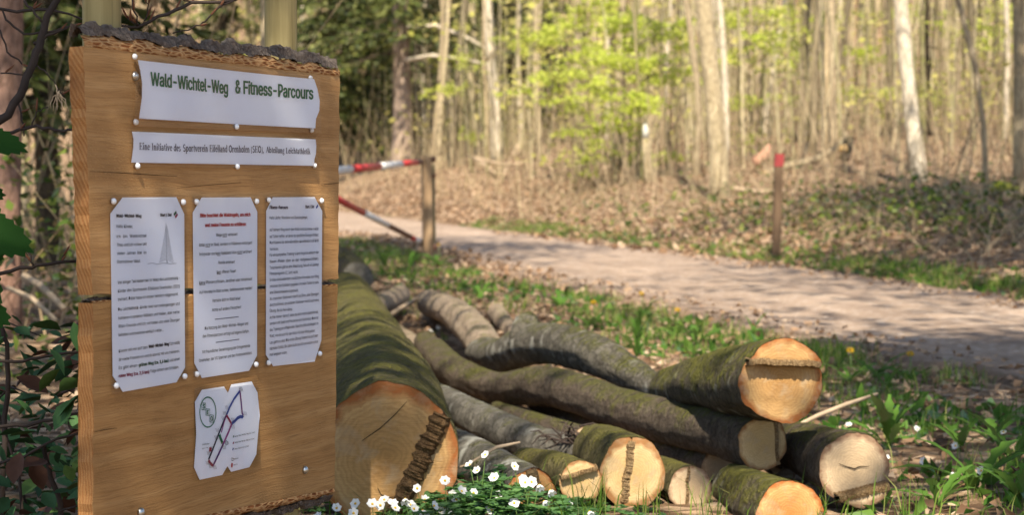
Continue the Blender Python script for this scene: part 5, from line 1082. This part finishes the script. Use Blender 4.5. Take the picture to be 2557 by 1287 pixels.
seen_tree("broad reddish trunk at the left edge behind the bare shrub", 12, 600, 9.5, 20, 74, 62, M['pink'], "pine_tree", "tree", .01, 12, None, 77)
# leafy understorey left of the board
n = 16000; X = NR.uniform(-4.8, -1.2, n); Y = NR.uniform(7, 20, n); X = -X * -1 * (Y / 9) ; zz = NR.random(n) ** 1.4 * 1.1 * Y / 10; cl = vnoise(X * 1.3, zz * 3 + Y, .5, 77); ok = (cl > .45) & (xn(Y) - X > 1.2); X, Y, zz = X[ok], Y[ok], zz[ok]; n = len(X)
v, f = leaf_arrays(np.stack([X, Y, ground(X, Y) + zz], 1), rdir(n, .5), rdir(n, .4), NR.uniform(.03, .07, n), NR.uniform(.012, .026, n))
tag(link("understorey_leaves", np_mesh("understorey_leaves", v, f, M['bankleaf'])), "loose green understorey leaves in the wood left of the board", kind="stuff")
v, f = stems(300, 9, 26, .6, 2.4, .003, .009, .3, 1, (-500, 420), 50, 1.3)
tag(link("understorey_stems", np_mesh("understorey_stems", v, f, M['brush'])), "thin dry stems in the wood left of the board", kind="stuff")

# ------------------------------------------------------------------ ground flora
def scatter_xy(n, x0, x1, y0, y1): return NR.uniform(x0, x1, n), NR.uniform(y0, y1, n)
# dead leaves
X, Y = scatter_xy(9000, -1.6, 3.2, 3.4, 12); ok = (X < xn(Y) - .02) & ~((Y < 9.5) & (X > -1.1 + 0 * Y) & (X < .75 - (Y - 4) * .16)); X, Y = X[ok], Y[ok]
ye = NR.uniform(5.5, 26, 2600); xe = np.where(NR.random(2600) < .6, xn(ye) + .45 * NR.random(2600) ** 2, xf(ye) - .5 * NR.random(2600) ** 2)
X2 = NR.uniform(0, 14, 26000) ** 1.0; Y2 = NR.uniform(9, 44, 26000); X2 = xf(Y2) + .1 + X2 * NR.random(26000)
X3, Y3 = scatter_xy(9000, -4, 1.5, 10, 26); ok = (X3 < xn(Y3) - .05); X3, Y3 = X3[ok], Y3[ok]
Xt = np.concatenate([X, X2, X3, xe]); Yt = np.concatenate([Y, Y2, Y3, ye]); n = len(Xt); s = np.clip(Yt / 16, .7, 1.25)
A = rdir(n, .25, .08); v, f = leaf_arrays(np.stack([Xt, Yt, ground(Xt, Yt) + NR.uniform(.003, .02, n) + np.where((Xt > xn(Yt) - .02) & (Xt < xf(Yt) + .02), .028 * np.clip(np.minimum(Xt - xn(Yt), xf(Yt) - Xt) / .12, 0, 1), 0)], 1), A, rdir(n, .5), NR.uniform(.035, .075, n) * s, NR.uniform(.012, .026, n) * s, .5)
tag(link("fallen_leaves", np_mesh("fallen_leaves", v, f, M['litter'])), "brown dead beech leaves lying on the ground", kind="stuff")
# grass
Xs, Ys, Hs = [], [], []
def tuft(x, y, k, spread, h): Xs.append(NR.normal(x, spread, k)); Ys.append(NR.normal(y, spread, k)); Hs.append(NR.uniform(.5, 1.15, k) * h)
for _ in range(250):
    y = NR.uniform(6.2, 24); e = float(xn(y)); x = e - abs(NR.normal(0, .40)) * (1 + y / 22) - .08
    tuft(x, y, NR.integers(12, 45), .07 + y * .004, NR.uniform(.06, .13))
for _ in range(60): tuft(NR.uniform(-1.0, 1.0), NR.uniform(8.5, 12.5), NR.integers(20, 40), .08, NR.uniform(.05, .11))
for _ in range(130):
    y = NR.uniform(11, 30); tuft(float(xf(y)) + NR.uniform(.0, .45), y, NR.integers(20, 45), .09, NR.uniform(.05, .12))
for _ in range(70):
    y = NR.uniform(11, 16); tuft(float(xf(y)) + NR.uniform(-.05, .4), y, NR.integers(20, 45), .08, NR.uniform(.06, .11))
for _ in range(120):
    y = NR.uniform(4.0, 8.5); tuft(NR.uniform(.75, min(2.6, float(xn(y)) - .05)), y, NR.integers(12, 30), .05, NR.uniform(.05, .12))
for _ in range(60): tuft(NR.uniform(-.5, .9), NR.uniform(3.75, 4.3), NR.integers(5, 12), .04, NR.uniform(.06, .14))
Xg, Yg, Hg = map(np.concatenate, (Xs, Ys, Hs)); ok = ((Xg < xn(Yg) + .06) & ((vnoise(Xg, Yg, .55, 91) > .42) | (Yg < 6))) | (Xg > xf(Yg) - .08); Xg, Yg, Hg = Xg[ok], Yg[ok], Hg[ok]; n = len(Xg)
v, f = blades(np.stack([Xg, Yg, ground(Xg, Yg) - .005], 1), Hg, NR.uniform(.0014, .0034, n) * np.clip(Yg / 9, .6, 1.8), NR.uniform(.1, .75, n))
tag(link("grass", np_mesh("grass", v, f, M['grass'])), "tufts of fresh grass along the track verges", kind="stuff")
# low broad leaves
X, Y = scatter_xy(2600, .75, 2.9, 4.0, 9.0); ok = (X < xn(Y) - .03) & (vnoise(X, Y, .45, 41) > .45); X, Y = X[ok], Y[ok]
y2 = NR.uniform(8, 22, 2600); x2 = xn(y2) - np.abs(NR.normal(0, .45, 2600)) * (1 + y2 / 25) - .05
y3 = NR.uniform(11, 30, 1500); x3 = xf(y3) + np.abs(NR.normal(0, .3, 1500))
Xh = np.concatenate([X, x2, x3]); Yh = np.concatenate([Y, y2, y3]); ok = (Xh > xn(Yh)) | (vnoise(Xh, Yh, .5, 93) > .40); Xh, Yh = Xh[ok], Yh[ok]; n = len(Xh)
v, f = leaf_arrays(np.stack([Xh, Yh, ground(Xh, Yh)], 1), rdir(n, .3, .55), rdir(n, .3), NR.uniform(.03, .085, n), NR.uniform(.010, .024, n), .3)
tag(link("herb_leaves", np_mesh("herb_leaves", v, f, M['herb'])), "low green herb leaves on the verges", kind="stuff")
# bank bramble: dark patches in the dip and sunlit tangle above
cs = []
for _ in range(150):
    px_, py_ = R.uniform(1750, 2540), R.uniform(520, 625)
    if R.random() < .35: px_, py_ = R.uniform(1350, 2500), R.uniform(430, 600)
    p = gat(px_, py_, 11); cs.append((p.x, p.y))
cs = np.array(cs); n = 2300; i = NR.integers(0, len(cs), n); X = cs[i, 0] + NR.normal(0, .28, n); Y = cs[i, 1] + NR.normal(0, .4, n); zz = NR.random(n) * .34
v, f = leaf_arrays(np.stack([X, Y, ground(X, Y) + zz], 1), rdir(n, .5), rdir(n, .4), NR.uniform(.04, .085, n), NR.uniform(.016, .032, n))
tag(link("bank_bramble", np_mesh("bank_bramble", v, f, M['bankleaf'])), "low bramble leaves creeping over the bank", kind="stuff")
# anemone leaf carpet in front of the logs
X, Y = scatter_xy(1700, -.5, .40, 3.72, 4.25); dens = np.exp(-(np.abs(X + .10) / .27) ** 3); ok = NR.random(1700) < dens; X, Y = X[ok], Y[ok]
b = np.repeat(np.stack([X, Y, ground(X, Y) + NR.uniform(.01, .095, len(X)) * np.exp(-((X + .06) / .2) ** 2)], 1), 5, 0); n = len(b); ang = np.tile(np.linspace(-1.1, 1.1, 5), len(X)) + np.repeat(NR.uniform(0, 6.28, len(X)), 5)
A = np.stack([np.cos(ang), np.sin(ang), NR.uniform(-.1, .35, n)], 1); v, f = leaf_arrays(b, A, np.stack([-np.sin(ang), np.cos(ang), 0 * ang], 1) + rdir(n) * .3, NR.uniform(.018, .036, n), NR.uniform(.005, .009, n), .2)
tag(link("anemone_leaves", np_mesh("anemone_leaves", v, f, M['anem'])), "deeply cut green anemone leaves carpeting the ground before the logs", kind="stuff")
# wood anemones
def petal_mesh(L, W, cup):
    V = [Vector((0, 0, 0)), Vector((L * .45, W * .8, cup * L * .25)), Vector((L * .75, W, cup * L * .5)), Vector((L, 0, cup * L * .75)), Vector((L * .75, -W, cup * L * .5)), Vector((L * .45, -W * .8, cup * L * .25)), Vector((L * .5, 0, cup * L * .18))]
    return mesh_of("petal", V, [(0, 6, 1), (1, 6, 2), (2, 6, 3), (3, 6, 4), (4, 6, 5), (5, 6, 0)], M['petal'], True)
P_OPEN = [petal_mesh(.0112, .0043, c) for c in (.35, .7, 1.6)]
lv, lf = leaf_arrays(np.array([[0, 0, 0]] * 9, float), np.array([[math.cos(a), math.sin(a), .15] for a in [2.094 * k + d for k in range(3) for d in (-.45, 0, .45)]]), np.array([[-math.sin(a), math.cos(a), .2] for a in [2.094 * k + d for k in range(3) for d in (-.45, 0, .45)]]), np.array([.024, .030, .024] * 3), np.array([.006] * 9))
WHORL = np_mesh("leaf_whorl", lv, lf, M['anem']); cm = MB().tube([Vector((0, 0, 0)), Vector((0, 0, .002)), Vector((0, 0, .0035))], [.0024, .0026, .001], 8); CENTRE = mesh_of("flower_centre", cm.v, cm.f, M['yellow'])
def anemone(px_, py_, Y_, label, group, nod=False):
    p = at(px_, py_, Y_); g = gz(p.x, p.y); p.z = max(p.z, g + .03); t = root("wood_anemone", (p.x, p.y, g), label, "flower", group)
    b = Vector((R.uniform(-.02, .02), R.uniform(-.01, .02), 0)); top = Vector((0, 0, p.z - g)); mid = b.lerp(top, .55) + Vector((R.uniform(-.008, .008), 0, 0))
    m = MB().tube([b, b.lerp(mid, .5), mid, mid.lerp(top, .6), top], [.0011, .001, .001, .0009, .0008], 5); link("stem", mesh_of("stem", m.v, m.f, M['stem']), t)
    o = link("leaf_whorl", WHORL, t, mid); o.rotation_euler = (0, 0, R.uniform(0, 6)); s = R.uniform(.8, 1.2); o.scale = (s,) * 3
    face = Vector((R.uniform(-.7, .7), -R.uniform(.3, 1.1), R.uniform(.15, 1.0))).normalized() if not nod else Vector((R.uniform(-.6, .6), -.4, -.5)).normalized()
    q = face.to_track_quat('Z', 'Y'); k = R.choice((6, 6, 6, 7)); pm = P_OPEN[2] if nod else R.choice(P_OPEN[:2]); sc = R.uniform(.85, 1.12); a0 = R.uniform(0, 6)
    for i in range(k):
        o = link("petal", pm, t, top); o.rotation_mode = 'QUATERNION'; from_z = Vector((0, 0, 1)); 
        from mathutils import Quaternion
        o.rotation_quaternion = q @ Quaternion((0, 0, 1), a0 + i * 2 * math.pi / k); o.scale = (sc,) * 3
    o = link("flower_centre", CENTRE, t, top); o.rotation_mode = 'QUATERNION'; o.rotation_quaternion = q
AN = [(1095, 460, 0), (835, 530, 0), (720, 625, 1), (525, 640, 0), (490, 690, 0), (255, 675, 0), (625, 715, 0), (770, 685, 0), (905, 640, 0), (885, 735, 1), (1165, 590, 0), (1250, 560, 0), (1300, 590, 0), (1365, 575, 0), (1205, 640, 0), (1590, 600, 0), (1560, 435, 0), (1330, 310, 0), (1745, 325, 0), (1475, 215, 0), (1830, 440, 0), (1850, 475, 0), (1905, 470, 0), (1980, 495, 1), (2080, 545, 1), (2020, 650, 1), (1745, 670, 0), (1920, 685, 1), (1510, 705, 0), (1050, 745, 0), (1085, 715, 0), (1180, 750, 1), (1535, 740, 0), (2245, 690, 0), (2450, 745, 1), (1400, 365, 0)]
ORD = ["first", "second", "third", "fourth", "fifth", "sixth", "seventh", "eighth", "ninth", "tenth", "eleventh", "twelfth", "thirteenth", "fourteenth"]
NA = {}
for (zx, zy, nod) in sorted(AN):
    px_, py_ = 820 + zx / 3.76, 1080 + zy / 3.76
    z = "before the thickest log's amber end" if px_ < 1115 else "in the leafy cluster right of the thickest log" if px_ < 1270 else "held before the orange torn log end" if px_ < 1400 else "under the small wedge faceted log"
    NA[z] = NA.get(z, 0) + 1
    anemone(px_, py_, R.uniform(3.78, 3.98) + (.12 if py_ < 1180 else 0), f"{'nodding' if nod else 'open'} white anemone {z}, {ORD[NA[z] - 1]} from the left", "white wood anemones before the logs", bool(nod))
for (px_, py_) in ((2120, 1072), (2212, 1158), (2290, 1085), (2308, 1168), (2383, 1208), (2386, 1128), (2450, 1190), (2506, 1086)):
    p = gat(px_, py_ + 14); NA["r"] = NA.get("r", 0) + 1; anemone(px_, py_, p.y - .05, f"small white anemone in the leafy ground right of the rightmost log, {ORD[NA['r'] - 1]} from the left", "white wood anemones right of the pile")
for k in range(9):
    px_ = 800 + 46 * k + R.uniform(-10, 10); anemone(px_, R.uniform(1258, 1300), R.uniform(3.72, 3.85), f"low white anemone at the very front of the flower carpet, {ORD[k]} from the left", "white wood anemones before the logs")
for (px_, py_) in ((1093, 826), (1075, 835), (1110, 815)):
    p = gat(px_, py_ + 8); anemone(px_, py_, p.y - .05, f"white anemone in the bright grass behind the long bent log, number {px_} along".split(", number")[0] + (", lowest" if px_ == 1075 else ", highest" if px_ == 1110 else ", middle"), "white anemones in the grass behind")
# dandelions: rosettes with toothed leaves, some with a yellow head
def rosette_leaf(L, W):
    V = []; F = []; n_ = 9
    for i in range(n_ + 1):
        t = i / n_; w = W * (math.sin(math.pi * min(1, t * .92 + .04)) ** .8) * (1 if i % 2 else .55) * (.35 + .65 * t); y = L * t; z = L * (.55 * t - .45 * t * t); V += [Vector((-w, y, z + w * .3)), Vector((0, y, z)), Vector((w, y, z + w * .3))]
    for i in range(n_):
        a = i * 3; F += [(a, a + 1, a + 4, a + 3), (a + 1, a + 2, a + 5, a + 4)]
    return mesh_of("leaf", V, F, M['herb'], True)
RL = [rosette_leaf(.12, .016), rosette_leaf(.15, .020), rosette_leaf(.10, .024)]
m = MB()
for k in range(34):
    a = 2.4 * k; r = .0025 * math.sqrt(k); d = Vector((math.cos(a), math.sin(a), .5 - k * .012)); m.tube([Vector((math.cos(a) * r, math.sin(a) * r, 0)), d.normalized() * .013 + Vector((0, 0, .002))], [.0016, .0012], 4)
HEAD = mesh_of("flower_head", m.v, m.f, M['yellow'])
def dandelion(px_, py_, label, flower=False, k=9, s=1.0, group=None, up=.6):
    p = gat(px_, py_); t = root("dandelion", (p.x, p.y, gz(p.x, p.y)), label, "plant", group); rr = random.Random(int(px_ * 3 + py_))
    for i in range(k):
        o = link("leaf", RL[rr.randrange(3)], t); o.rotation_euler = (rr.uniform(.0, up), 0, i * 6.283 / k + rr.uniform(-.3, .3)); q = s * rr.uniform(.75, 1.2); o.scale = (q,) * 3
    if flower:
        h = .12 * s; mm = MB().tube([Vector((0, 0, 0)), Vector((.008, 0, h * .5)), Vector((.003, -.005, h))], [.002, .0018, .0018], 6); link("stem", mesh_of("stem", mm.v, mm.f, M['stem']), t)
        o = link("flower_head", HEAD, t, (.003, -.005, h)); o.rotation_euler = (.6, 0, 0)
for (px_, py_, lb, fl, k, s, up) in [(2220, 1130, "upright toothed leaf clump right of the grey forked stick", False, 11, 1.25, 1.1), (2215, 985, "leafy rosette behind the rightmost log by the track edge", False, 10, 1.1, .8), (2120, 960, "rosette with a yellow bud just right of the topmost log end", True, 9, 1.0, .6), (2185, 950, "broad herb rosette against the bright track edge", False, 9, 1.3, .9), (2270, 960, "rosette at the tip of the verge grass beside the bright track", True, 9, .9, .6),
        (2400, 1135, "upright green clump among dead leaves at the right", False, 9, 1.0, 1.1), (2480, 1110, "rosette near the right edge above the broad leaves", False, 9, 1.1, .8), (2530, 1180, "rosette with wide leaves at the right edge", False, 11, 1.3, .8), (2440, 1225, "rosette with pale green leaves near the bottom right corner", False, 11, 1.2, .6), (2545, 1265, "rosette in the bottom right corner", False, 11, 1.2, .8), (2340, 1270, "bluish rosette at the bottom edge right of the splintered ledge", False, 9, .9, .5),
        (1590, 900, "tall clump of broad leaves behind the crooked mossy log", False, 8, 1.5, 1.3), (1480, 830, "grassy rosette with a yellow bloom behind the crooked mossy log", True, 9, 1.2, .7), (1690, 850, "rosette with a yellow bloom near the topmost thick log end", True, 9, 1.2, .7), (1600, 800, "rosette by the track edge behind the tall clump", True, 9, 1.2, .7), (1740, 870, "bright rosette behind the mossy flank of the topmost log end", False, 9, 1.3, .8), (1880, 850, "herb clump peeking over the topmost log's end", False, 8, 1.2, 1.2),
        (1200, 745, "rosette on the grass behind the peeling bent log", False, 9, 1.2, .7), (1400, 770, "sunny rosette on the verge left of the yellow blooms", False, 9, 1.3, .7), (1095, 668, "rosette with a yellow bloom at the barrier post's foot", True, 8, 1.6, .6), (1020, 680, "leafy clump left of the barrier post's foot", False, 9, 1.8, .9), (960, 665, "grassy clump behind the dark weathered log", False, 9, 1.8, .9)]: dandelion(px_, py_, lb, fl, k, s, None, up)
